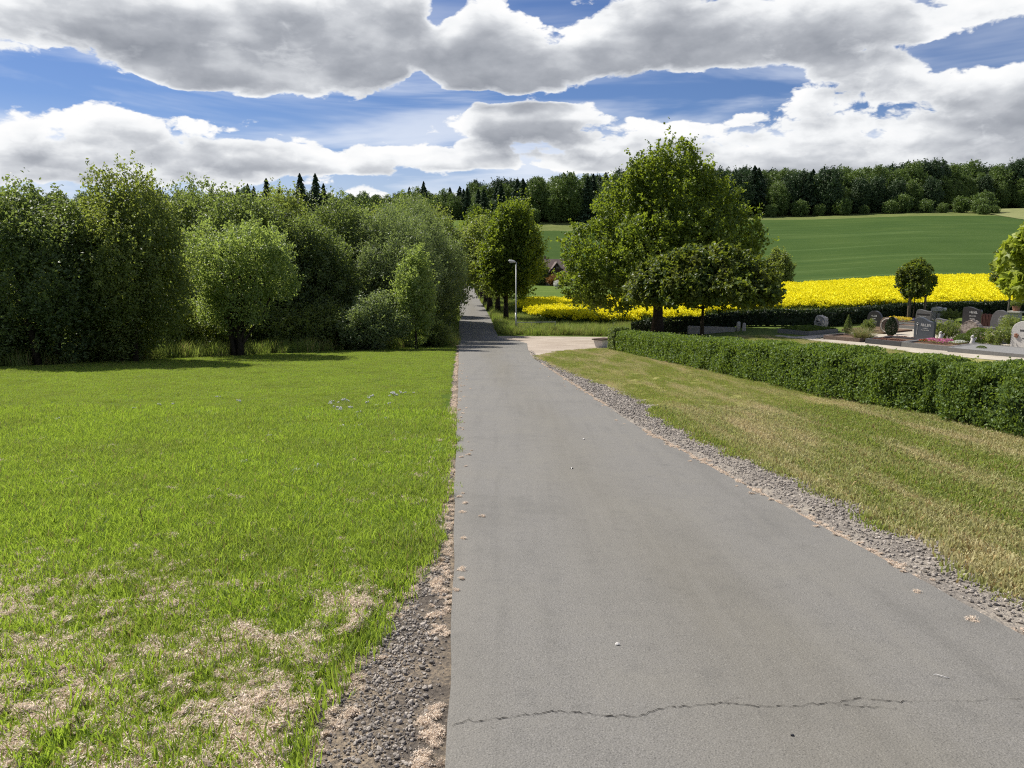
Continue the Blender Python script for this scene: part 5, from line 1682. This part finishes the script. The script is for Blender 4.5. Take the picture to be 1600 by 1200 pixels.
def bed_plants(name, label, cat, s0, s1, t0, t1, z, mats, share, n, L, W, hgt, seed, mound=.5, up=.5):
    rng = np.random.default_rng(seed)
    c = at_st((s0 + s1) / 2, (t0 + t1) / 2)
    th = thing(name, label, cat, c, RZ)
    lx, ly = (s1 - s0) / 2, (t1 - t0) / 2
    x, y = rng.uniform(-lx, lx, n), rng.uniform(-ly, ly, n)
    e = np.clip(1 - np.maximum(np.abs(x / lx), np.abs(y / ly)) ** 4, 0, 1)
    cl = fbm(x * 5, y * 5, seed, 3)
    C = np.stack([x, y, z + hgt * (1 - mound + mound * e) * (.45 + .75 * cl) * (1 - .35 * rng.random(n) ** 2)], 1)
    A = unit(rng.normal(size=(n, 3)) + np.array([0, 0, up]))
    Nn = unit(rng.normal(size=(n, 3)) * .7 + np.array([0, 0, .6]))
    Nn = unit(Nn - A * (Nn * A).sum(1, keepdims=True))
    v, f = leaf_quads(C, A, Nn, L, W)
    pk = fbm(x * 3 + 9, y * 3, seed + 4, 2)
    mi = np.zeros(n, int)
    if len(mats) > 1:
        hi = (rng.random(n) < share) & (C[:, 2] > z + hgt * .45)
        mi[hi] = 1 + (np.clip((pk[hi] - .3) / .4, 0, .999) * (len(mats) - 1)).astype(int)
    link('foliage', mesh_np(name + '_foliage', v, [f], [M[m] for m in mats], mi, tint=np.repeat(np.clip(rng.normal(.5, .22, n), 0, 1), 4)), th, kind='stuff')
    return th


grave('grey bordered grave fully covered with low green ground cover beside the lawn', -5.6, -3.5, 1.7, 4.6, .24, .10, 'kerb_grey')
bed_plants('ground_cover', 'low bright green ground cover filling the grave beside the lawn', 'plants', -5.55, -3.55, 1.75, 4.5, .14, ['leaf_box'], 0, 5200, .07, .05, .26, 401, .3)
grave('dark stone bordered grave with a reddish heather bed beside the path', .85, 2.72, .12, 2.5, .27, .12, 'kerb_dark')
bed_plants('heather', 'reddish brown heather strip inside the dark bordered grave', 'plants', 1.05, 2.6, .3, .95, .18, ['heather'], 0, 1500, .06, .03, .15, 402)
bed_plants('heather', 'second reddish heather strip in front of the blue grey stone', 'plants', .2, 1.7, 2.9, 3.6, .06, ['heather'], 0, 1500, .06, .03, .18, 403)
grave('pale grey bordered grave with pink and red flowers beside the path', 2.74, 5.1, .12, 2.9, .26, .10, 'kerb_grey')
bed_plants('bedding_flowers', 'pink and red bedding flowers in front of the blue grey stone', 'flowers', 2.9, 4.2, 1.3, 2.6, .18, ['leaf', 'petal_red', 'petal_pink', 'petal_pink'], .75, 1900, .055, .045, .24, 404)
bed_plants('bedding_flowers', 'white bedding flowers between the pink ones and the clipped ball', 'flowers', 4.25, 4.75, 1.6, 2.5, .18, ['leaf', 'petal_white'], .8, 700, .055, .045, .24, 405)
t_ = grave('flat grey slab grave with low plants in front of the white stone', 5.14, 9.0, -.25, 2.6, .22, .12, 'kerb_grey', bed='kerb_grey', bed_z=.95)
grave('brown stone bordered grave corner with dry grasses where the cross path meets the path', -1.75, .35, .45, 2.2, .22, .14, 'stone_brown')
t_ = thing('flower_bed', 'dry reddish bed with small stones in front of the round dark stone', 'flower bed', at_st(-2.6, 7.2), RZ)
b = MB(); b.box((0, 0, .02), (2.6, 3.2, .2)); link('bed', b.mesh('dry_bed', [M['grave_soil']]), t_)
grave('pale bordered grave strip behind the brown round stone', -3.4, -.6, 10.0, 11.6, .2, .1, 'kerb_grey')
grave('pale bordered grave with yellow flowers below the stakes', -5.6, -2.9, 12.1, 14.2, .22, .1, 'kerb_grey')
bed_plants('bedding_flowers', 'yellow bedding flowers below the staked round tree', 'flowers', -5.5, -3.6, 12.6, 13.6, .16, ['leaf', 'petal_yellow'], .85, 1500, .08, .06, .34, 406)
bed_plants('bedding_flowers', 'violet flowers beside the yellow ones below the stakes', 'flowers', -3.5, -3.0, 12.5, 13.2, .16, ['leaf', 'petal_purple'], .8, 400, .07, .05, .34, 407)
grave('pale bordered grave in front of the dark sloping stone', -1.2, 1.4, 11.6, 13.4, .2, .1, 'kerb_grey')
grave('dark bordered grave behind the clipped balls', 2.6, 5.0, 5.6, 8.0, .2, .1, 'kerb_dark')


def plant(key, name, label, cat, s, t, rz=0, sc=1.0, **k):
    x, y = gp(s, t)
    return tree(key, name, label, cat, x, y, rz, sc, sink=.03, **k)


plant('cypress', 'dwarf_cypress', 'small pointed green cypress between the green grave and the dry grasses', 'shrub', -1.97, 3.1, 0, (1, 1, 1.02))
plant('yew_column', 'yew_column', 'dark upright rounded yew in front of the round brown stone', 'shrub', -.30, 4.6, 0, 1.02)
plant('grave_bush', 'grave_bush', 'round leafy bush between the blue grey stone and the clipped balls', 'bush', 2.3, 5.5, 0, 1.0)
plant('box_ball', 'box_ball', 'smaller clipped green ball close to the flat slab', 'bush', 4.35, 3.1, 0, (1.22, 1.22, .95))
plant('box_ball', 'box_ball', 'larger clipped green ball behind the smaller one', 'bush', 4.1, 5.0, 1, (1.4, 1.4, 1.2))
plant('grave_bush', 'grave_bush', 'broad yellow green bush beside the white rounded stone', 'bush', 5.35, 4.5, 2, (1.15, 1.0, .95))
plant('grave_bush', 'grave_bush', 'dark bush in front of the grey stone with the sweeping shoulder', 'bush', 2.9, 11.6, 4, (1.0, 1.0, 1.0))
plant('box_ball', 'box_ball', 'tiny low green cushion on the edge of the flat slab', 'bush', 6.1, .9, 3, (.62, .62, .5))
plant('grave_bush', 'grave_bush', 'small dry bush with pale leaves in the reddish bed', 'bush', -2.5, 6.0, 1, (.7, .7, .75))
plant('grave_bush', 'grave_bush', 'leafy bush beside the white pillar stone', 'bush', -3.4, 17.5, 3, (.9, .9, .8))
# tufts of ornamental grass
rt = blades('reed_tuft', [M['reed_grass'], M['leaf_box']], 410, .22, 520, (.35, .85), .016, 1.0, .35)
t_ = thing('ornamental_grass', 'dry fountain of ornamental grass with pale tips beside the path', 'plant', at_st(.1, 1.1), 0, scale=1.0)
link('leaves', rt, t_, kind='stuff').scale = (1.5, 1.5, .9)
t_ = thing('ornamental_grass', 'smaller brownish grass tuft behind the pale tipped one', 'plant', at_st(-.9, 2.5), 1)
link('leaves', rt, t_, kind='stuff').scale = (1.0, 1.0, .85)
# small figures on the graves
for s_, t__, lb in ((2.95, 3.5, 'small pale seated angel figure beside the blue grey stone'), (4.85, 2.75, 'small pale angel figure beside the smaller clipped ball')):
    a_ = thing('angel_figure', lb, 'figurine', at_st(s_, t__), RZ)
    b = MB()
    b.tube([(0, 0, .15), (0, 0, .24), (0, .01, .36), (0, 0, .46), (0, 0, .50)], [.11, .12, .085, .06, .035], 9)
    link('robe', b.mesh('angel_robe', [M['stone_white']], True), a_)
    b = MB()
    b.tube([(0, -.01, .49), (0, -.015, .52), (0, -.015, .57), (0, -.01, .61), (0, 0, .63)], [.03, .055, .065, .05, .015], 9)
    link('head', b.mesh('angel_head', [M['stone_white']], True), a_)
    for sg in (-1, 1):
        b = MB()
        b.prism([(0, .30), (sg * .08, .34), (sg * .15, .46), (sg * .14, .54), (sg * .05, .48), (0, .42)], .06, .085)
        link('wing', b.mesh('angel_wing', [M['stone_white']]), a_)
# pot of flowers on a pedestal
t_ = thing('flower_pot', 'flower pot on a pale stepped pedestal behind the bright maple', 'flower pot', at_st(-1.3, 22.4), RZ)
b = MB(); b.box((0, 0, .25), (.6, .6, .6)); b.box((0, 0, .60), (.8, .8, .1)); link('pedestal', b.mesh('pedestal', [M['stone_pale']]), t_)
b = MB(); b.tube([(0, 0, .65), (0, 0, .95), (0, 0, 1.0)], [.18, .26, .27], 12); link('pot', b.mesh('pot', [M['terracotta']]), t_)
lk = link('blossoms', PROTO['grave_bush'][0], t_, loc=(0, 0, .95)); lk.scale = (.55, .55, .45)

# stakes round the small tree
sx_, sy_ = 28.3, 54.2
t_ = thing('tree_stakes', 'three wooden stakes with cross rails round the small round tree', 'tree stakes', (sx_, sy_, Hf(sx_, sy_)))
for k, (dx, dy) in enumerate([(-.56, -.35), (.56, -.35), (.02, .6)]):
    b = MB(); b.tube([(dx, dy, -.1), (dx, dy, 1.78)], [.078, .072], 8)
    link('stake', b.mesh('stake', [M['wood']]), t_)
for a_, b__ in (((-.66, -.36, 1.70), (.66, -.36, 1.70)), ((-.58, -.30, 1.66), (.04, .62, 1.66)), ((.58, -.30, 1.62), (0, .62, 1.62))):
    b = MB(); b.tube([a_, b__], [.035, .035], 6)
    link('rail', b.mesh('stake_rail', [M['wood']]), t_)
sx_, sy_ = 36.8, 57.0
t_ = thing('tree_stakes', 'two pale stakes holding the small dark tree by the bright maple', 'tree stakes', (sx_, sy_, Hf(sx_, sy_)))
for k, (dx, dy) in enumerate([(-.30, -.4), (.35, -.4)]):
    b = MB(); b.tube([(dx, dy, -.1), (dx, dy, 2.2)], [.07, .06], 8)
    link('stake', b.mesh('stake', [M['bark_pale']]), t_)

# concrete trough and stones under the globe maple
t_ = thing('stone_trough', 'long low pale concrete trough behind the globe maple trunk', 'trough', (12.55, 48.2, Hf(12.55, 48.2)), R(-21))
b = MB()
b.box((0, -.22, .17), (2.9, .08, .46)); b.box((0, .22, .17), (2.9, .08, .46))
link('wall', b.mesh('trough_wall', [M['concrete']]), t_)
for sg in (-1, 1):
    b = MB(); b.box((sg * 1.41, 0, .17), (.08, .356, .45)); link('end_wall', b.mesh('trough_end', [M['concrete']]), t_)
for x_, y_, h_, lb in ((14.02, 47.5, .60, 'taller rounded pale stone post at the end of the trough'), (14.32, 47.3, .50, 'shorter squared pale stone post at the end of the trough')):
    t_ = thing('stone_post', lb, 'stone post', (x_, y_, Hf(x_, y_)), .3)
    b = MB(); b.tube([(0, 0, -.05), (0, 0, h_ * .7), (0, 0, h_ * .93), (0, 0, h_)], [.12, .125, .10, .03], 9 if h_ > .55 else 4)
    link('shaft', b.mesh('post_shaft', [M['stone_pale']], h_ > .55), t_)
# white planter at the end of the hedge
px_, py_ = 4.78, 40.2
t_ = thing('planter', 'white tapered planter box with dark rim at the end of the hedge', 'planter', (px_, py_, Hf(px_, py_)), .75)
b = MB()
b.add([(-.28, -.22, -.02), (.3, -.22, -.02), (.3, .22, -.02), (-.28, .22, -.02), (-.42, -.3, .44), (.42, -.3, .44), (.42, .3, .44), (-.42, .3, .44)], [(0, 3, 2, 1), (0, 1, 5, 4), (1, 2, 6, 5), (2, 3, 7, 6), (3, 0, 4, 7), (4, 5, 6, 7)])
link('box', b.mesh('planter_box', [M['planter']]), t_)
b = MB(); b.box((-.03, 0, .465), (.98, .66, .05)); link('rim', b.mesh('planter_rim', [M['timber']]), t_)

# ------------------------------------------------------------------ lamp and railing at the junction
lx_, ly_ = .32, 62.6
t_ = thing('street_lamp', 'tall grey street lamp beside the avenue at the junction', 'street lamp', (lx_, ly_, Hf(lx_, ly_)))
b = MB(); b.tube([(0, 0, -.2), (0, 0, 1.6)], [.072, .070], 10); link('lower_pole', b.mesh('lower_pole', [M['steel']], True), t_)
b = MB(); b.tube([(0, 0, 1.6), (0, 0, 1.64), (.02, 0, 5.62)], [.078, .056, .042], 10); link('pole', b.mesh('lamp_pole', [M['steel']], True), t_)
b = MB(); b.tube([(0, 0, 5.6), (-.10, 0, 5.68), (-.24, 0, 5.70)], [.045, .042, .04], 8); link('arm', b.mesh('lamp_arm', [M['steel']], True), t_)
b = MB()
b.tube([(-.05, 0, 5.66), (-.14, 0, 5.67), (-.36, 0, 5.71), (-.55, 0, 5.74), (-.61, 0, 5.74)], [.05, .085, .115, .095, .03], 10)
lh = link('head', b.mesh('lamp_head', [M['lamp_glass']], True), t_)
b = MB(); b.box((-.36, 0, 5.595), (.36, .15, .03)); link('diffuser', b.mesh('lamp_diffuser', [M['lamp_glass']]), lh)
b = MB(); b.box((.0, -.075, .9), (.09, .02, .34)); link('service_door', b.mesh('service_door', [M['steel']]), t_)

rx_, ry_ = .45, 62.0
t_ = thing('pipe_railing', 'low two bar pipe railing in the tall grass beside the street lamp', 'railing', (rx_, ry_, Hf(rx_ + 1, ry_)))
for z_ in (.42, .82):
    b = MB(); b.tube([(0, 0, z_), (3.1, .1, z_ + .02)], [.026, .026], 8); link('rail', b.mesh('pipe_rail', [M['steel']]), t_)
for x_ in (.02, 1.15, 3.05):
    b = MB(); b.tube([(x_, .02 + x_ * .03, -.3), (x_, .02 + x_ * .03, .85)], [.026, .026], 8); link('post', b.mesh('railing_post', [M['steel']]), t_)

# ------------------------------------------------------------------ house in the valley
hx, hy = 12.6, 205.0
hz = Hf(hx, hy) + .1
t_ = thing('house', 'white walled house with brown tiled roof and gabled dormer beyond the yellow field', 'house', (hx, hy, hz), R(4))
W_, D_, EV, RG = 11.5, 8.0, 2.7, 6.4
b = MB(); b.box((0, 0, EV / 2 - .3), (W_, D_, EV + .6)); wl = link('wall', b.mesh('house_wall', [M['plaster']]), t_)
b = MB()
for sg in (-1, 1):
    b.prism([(-D_ / 2, EV), (D_ / 2, EV), (0, RG - .15)], -.1, .1)
V_ = np.concatenate(b.v); b = MB()
for sg in (-1, 1):
    x_ = sg * (W_ / 2 - .12)
    b.add([(x_ - .1, -D_ / 2, EV), (x_ - .1, D_ / 2, EV), (x_ - .1, 0, RG - .2), (x_ + .1, -D_ / 2, EV), (x_ + .1, D_ / 2, EV), (x_ + .1, 0, RG - .2)], [(0, 1, 2), (3, 5, 4)])
    b.add([(x_ - .1, -D_ / 2, EV), (x_ + .1, -D_ / 2, EV), (x_ + .1, 0, RG - .2), (x_ - .1, 0, RG - .2), (x_ + .1, D_ / 2, EV), (x_ - .1, D_ / 2, EV)], [(0, 1, 2, 3), (3, 2, 4, 5)])
link('gable_wall', b.mesh('gable_wall', [M['timber']]), t_)
b = MB()
for sg in (-1, 1):
    y0, z0 = sg * (D_ / 2 + .5), EV - .35
    n_ = (0, -sg * (RG - z0), 0)
    b.add([(-W_ / 2 - .5, y0, z0), (W_ / 2 + .5, y0, z0), (W_ / 2 + .5, 0, RG), (-W_ / 2 - .5, 0, RG), (-W_ / 2 - .5, y0, z0 + .22), (W_ / 2 + .5, y0, z0 + .22), (W_ / 2 + .5, 0, RG + .22), (-W_ / 2 - .5, 0, RG + .22)],
          [(0, 3, 2, 1), (4, 5, 6, 7), (0, 1, 5, 4), (1, 2, 6, 5), (2, 3, 7, 6), (3, 0, 4, 7)])
rf = link('roof', b.mesh('house_roof', [M['rooftile']]), t_)
b = MB(); b.box((-3.9, .6, RG + .3), (.6, .6, 1.4)); link('chimney', b.mesh('chimney', [M['stone_brown']]), rf)
b = MB(); b.box((3.0, -2.6, 4.55), (.75, .06, .55)); sk = link('roof_window', b.mesh('roof_window', [M['barge']]), rf)
# dormer gable
dx_ = -1.4
b = MB(); b.prism([(dx_ - 2.0, EV - .2), (dx_ + 2.0, EV - .2), (dx_ + 2.0, EV + .4), (dx_, 5.55), (dx_ - 2.0, EV + .4)], -D_ / 2 - .25, -.6); link('dormer_wall', b.mesh('dormer_wall', [M['timber']]), t_)
b = MB()
for sg in (-1, 1):
    b.add([(dx_ + sg * 2.5, -D_ / 2 - .8, EV - .25), (dx_, -D_ / 2 - .8, 5.75), (dx_, -.2, 5.75), (dx_ + sg * 2.5, -.2, EV - .25), (dx_ + sg * 2.5, -D_ / 2 - .8, EV - .05), (dx_, -D_ / 2 - .8, 5.97), (dx_, -.2, 5.97), (dx_ + sg * 2.5, -.2, EV - .05)],
          [(0, 1, 2, 3), (4, 7, 6, 5), (0, 4, 5, 1), (1, 5, 6, 2), (2, 6, 7, 3), (3, 7, 4, 0)])
link('dormer_roof', b.mesh('dormer_roof', [M['rooftile']]), t_)
b = MB()
for sg in (-1, 1):
    b.tube([(dx_ + sg * 2.5, -D_ / 2 - .84, EV - .1), (dx_, -D_ / 2 - .84, 5.88)], [.11, .11], 4)
link('bargeboard', b.mesh('bargeboard', [M['barge']]), t_)
b = MB(); b.box((dx_, -D_ / 2 - .75, 3.35), (3.4, .9, .12)); b.box((dx_, -D_ / 2 - 1.18, 3.8), (3.4, .06, .8)); link('balcony', b.mesh('balcony', [M['timber']]), t_)
for wx, wz, ww, wh in ((-4.3, 1.3, 1.1, 1.2), (-.9, 1.2, 1.6, 1.3), (2.2, 1.2, 1.2, 1.3), (4.4, 1.2, 1.2, 1.3), (-.9, 4.2, 1.2, .8)):
    yy = -D_ / 2 - (.28 if wz > 3 else .02)
    b = MB()
    for fx, fz, fw, fh in ((0, wh / 2, ww + .12, .1), (0, -wh / 2, ww + .12, .1), (-ww / 2, 0, .1, wh - .1), (ww / 2, 0, .1, wh - .1), (0, 0, .07, wh - .1)):
        b.box((wx + fx, yy - .02, wz + fz), (fw, .08, fh))
    wf = link('window', b.mesh('window_frame', [M['barge']]), t_)
    b = MB(); b.box((wx, yy, wz), (ww - .1, .03, wh - .1)); link('pane', b.mesh('window_pane', [M['glass']]), wf)
b = MB(); b.box((3.35, -D_ / 2 - .03, .95), (.95, .06, 2.0)); link('door', b.mesh('house_door', [M['timber']]), t_)
b = MB(); b.box((0, -D_ / 2 - .55, EV - .42), (W_ + .9, .12, .12)); link('gutter', b.mesh('gutter', [M['timber']]), t_)

tree('bush', 'rust_tree', 'orange brown leaved tree in front of the house', 'tree', 11.2, 196, 0, (1.5, 1.5, 1.2))
o_ = [c for c in bpy.data.objects if c.name.startswith('rust_tree')][0].children
for c_ in o_:
    if c_.name.startswith('crown'):
        c_.data = c_.data.copy(); c_.data.materials[0] = M['leaf_rust']
tree('bush', 'bush', 'dark round bush in front of the house and the grey car', 'bush', 13.0, 189, 1, (.85, .85, .95))
tree('bush_light', 'bush', 'white flowering shrub beside the dark round bush by the house', 'bush', 11.0, 190, 1, (.5, .5, .6))
o_ = [c for c in bpy.data.objects if c.get('label', '').startswith('white flowering shrub')][0].children
for c_ in o_:
    if c_.name.startswith('crown'):
        c_.data = c_.data.copy(); c_.data.materials[0] = M['petal_white']
tree('field_bush', 'garden_tree', 'small garden tree with a dark trunk right of the house', 'tree', 19.6, 184, 0, (.9, .9, .85))
tree('field_bush', 'garden_tree', 'leafy garden tree at the chimney end of the house', 'tree', 7.0, 200, 2, (1.2, 1.2, 1.15))
tree('field_bush', 'garden_tree', 'leafy garden tree hidden behind the big maple beyond the house', 'tree', 26, 196, 1, (1.2, 1.2, 1.2))
for x_ in np.arange(9, 22, 2.6):
    tree('bush', 'garden_shrub', 'shrub of the row behind the house roof', 'bush', float(x_), 216, x_, (1.1, 1.1, .95), 'shrubs behind the house')
t_ = thing('garden_wall', 'low white garden wall beside the house', 'wall', (20.5, 191, Hf(20.5, 191)))
b = MB(); b.box((0, 0, .35), (8, .25, 1.1)); link('wall', b.mesh('garden_wall', [M['plaster']]), t_)
b = MB(); b.box((0, 0, .93), (8.1, .35, .06)); link('coping', b.mesh('coping', [M['stone_pale']]), t_)
# grey car beside the house
cx_, cy_ = 15.3, 194.0
t_ = thing('parked_car', 'grey parked car half hidden behind the dark round bush by the house', 'car', (cx_, cy_, Hf(cx_, cy_)), R(80))
b = MB()
b.prism(smooth_outline([(-2.0, .28), (-2.05, .62), (-1.9, .86), (-1.45, .95), (-.9, 1.40), (.0, 1.48), (1.2, 1.42), (1.75, .98), (2.0, .90), (2.05, .5), (2.0, .28)], 3), -.82, .82)
bd = link('body', b.mesh('car_body', [M['car_grey']]), t_)
b = MB(); b.prism([(-1.22, 1.0), (-.84, 1.33), (1.15, 1.34), (1.52, 1.0)], -.835, .835); link('side_window', b.mesh('side_window', [M['glass']]), t_)
b = MB(); b.add([(1.27, -.66, 1.36), (1.27, .66, 1.36), (1.73, .7, 1.03), (1.73, -.7, 1.03)], [(0, 3, 2, 1)]); link('rear_window', b.mesh('rear_window', [M['glass']]), t_)
for wx in (-1.3, 1.3):
    for sg in (-1, 1):
        b = MB(); b.tube([(wx, sg * .66, .3), (wx, sg * .86, .3)], [.31, .31], 14); w_ = link('wheel', b.mesh('car_wheel', [M['rubber']]), t_)
        b = MB(); b.tube([(wx, sg * .85, .3), (wx, sg * .875, .3)], [.19, .18], 12); link('rim', b.mesh('car_rim', [M['steel']]), w_)
for sg in (-1, 1):
    b = MB(); b.box((2.03, sg * .62, .72), (.06, .28, .16)); link('tail_light', b.mesh('tail_light', [M['red_lens']]), t_)
    b = MB(); b.box((-2.0, sg * .6, .66), (.06, .3, .14)); link('headlight', b.mesh('headlight', [M['lamp_glass']]), t_)

# ------------------------------------------------------------------ small things on the asphalt
for (x_, y_, s_, lb, mt) in [(.505, 3.42, .013, 'single white pebble lying on the open asphalt', 'stone_white'), (.62, 7.7, .018, 'dark clod lying on the asphalt halfway down the near lane', 'granite_dark'),
                             (1.05, 2.62, .009, 'tiny dark pebble on the asphalt below the crack', 'granite_dark'), (.92, 9.6, .02, 'pale flake on the asphalt near the grass side', 'stone_white')]:
    t_ = thing('pebble', lb, 'pebble', (x_, y_, Hf(x_, y_) + .035 + s_ * .35), .4, scale=s_, me=stone_mesh('pebble', int(x_ * 100), .6, [M[mt]]))
cr = MB(); cr.tube([(0, 0, 0), (.012, .012, .004), (.03, .012, .006), (.05, .004, .003), (.062, .006, 0)], [.0012, .002, .002, .0018, .001], 5)
thing('twig', 'thin white curled twig lying on the asphalt near the gravel', 'twig', (1.90, 3.08, Hf(1.9, 3.08) + .037), 2.6, me=cr.mesh('twig', [M['stone_white']]))
cr = MB(); cr.tube([(0, 0, 0), (.01, 0, .10), (.0, 0, .17), (.02, 0, .23), (.06, 0, .26), (.10, 0, .25)], [.004, .004, .0035, .003, .003, .002], 5)
thing('dry_stalk', 'pale dry bent grass stalk standing out of the meadow', 'stalk', (-2.75, 5.45, Hf(-2.75, 5.45)), .3, me=cr.mesh('dry_stalk', [M['straw']]))
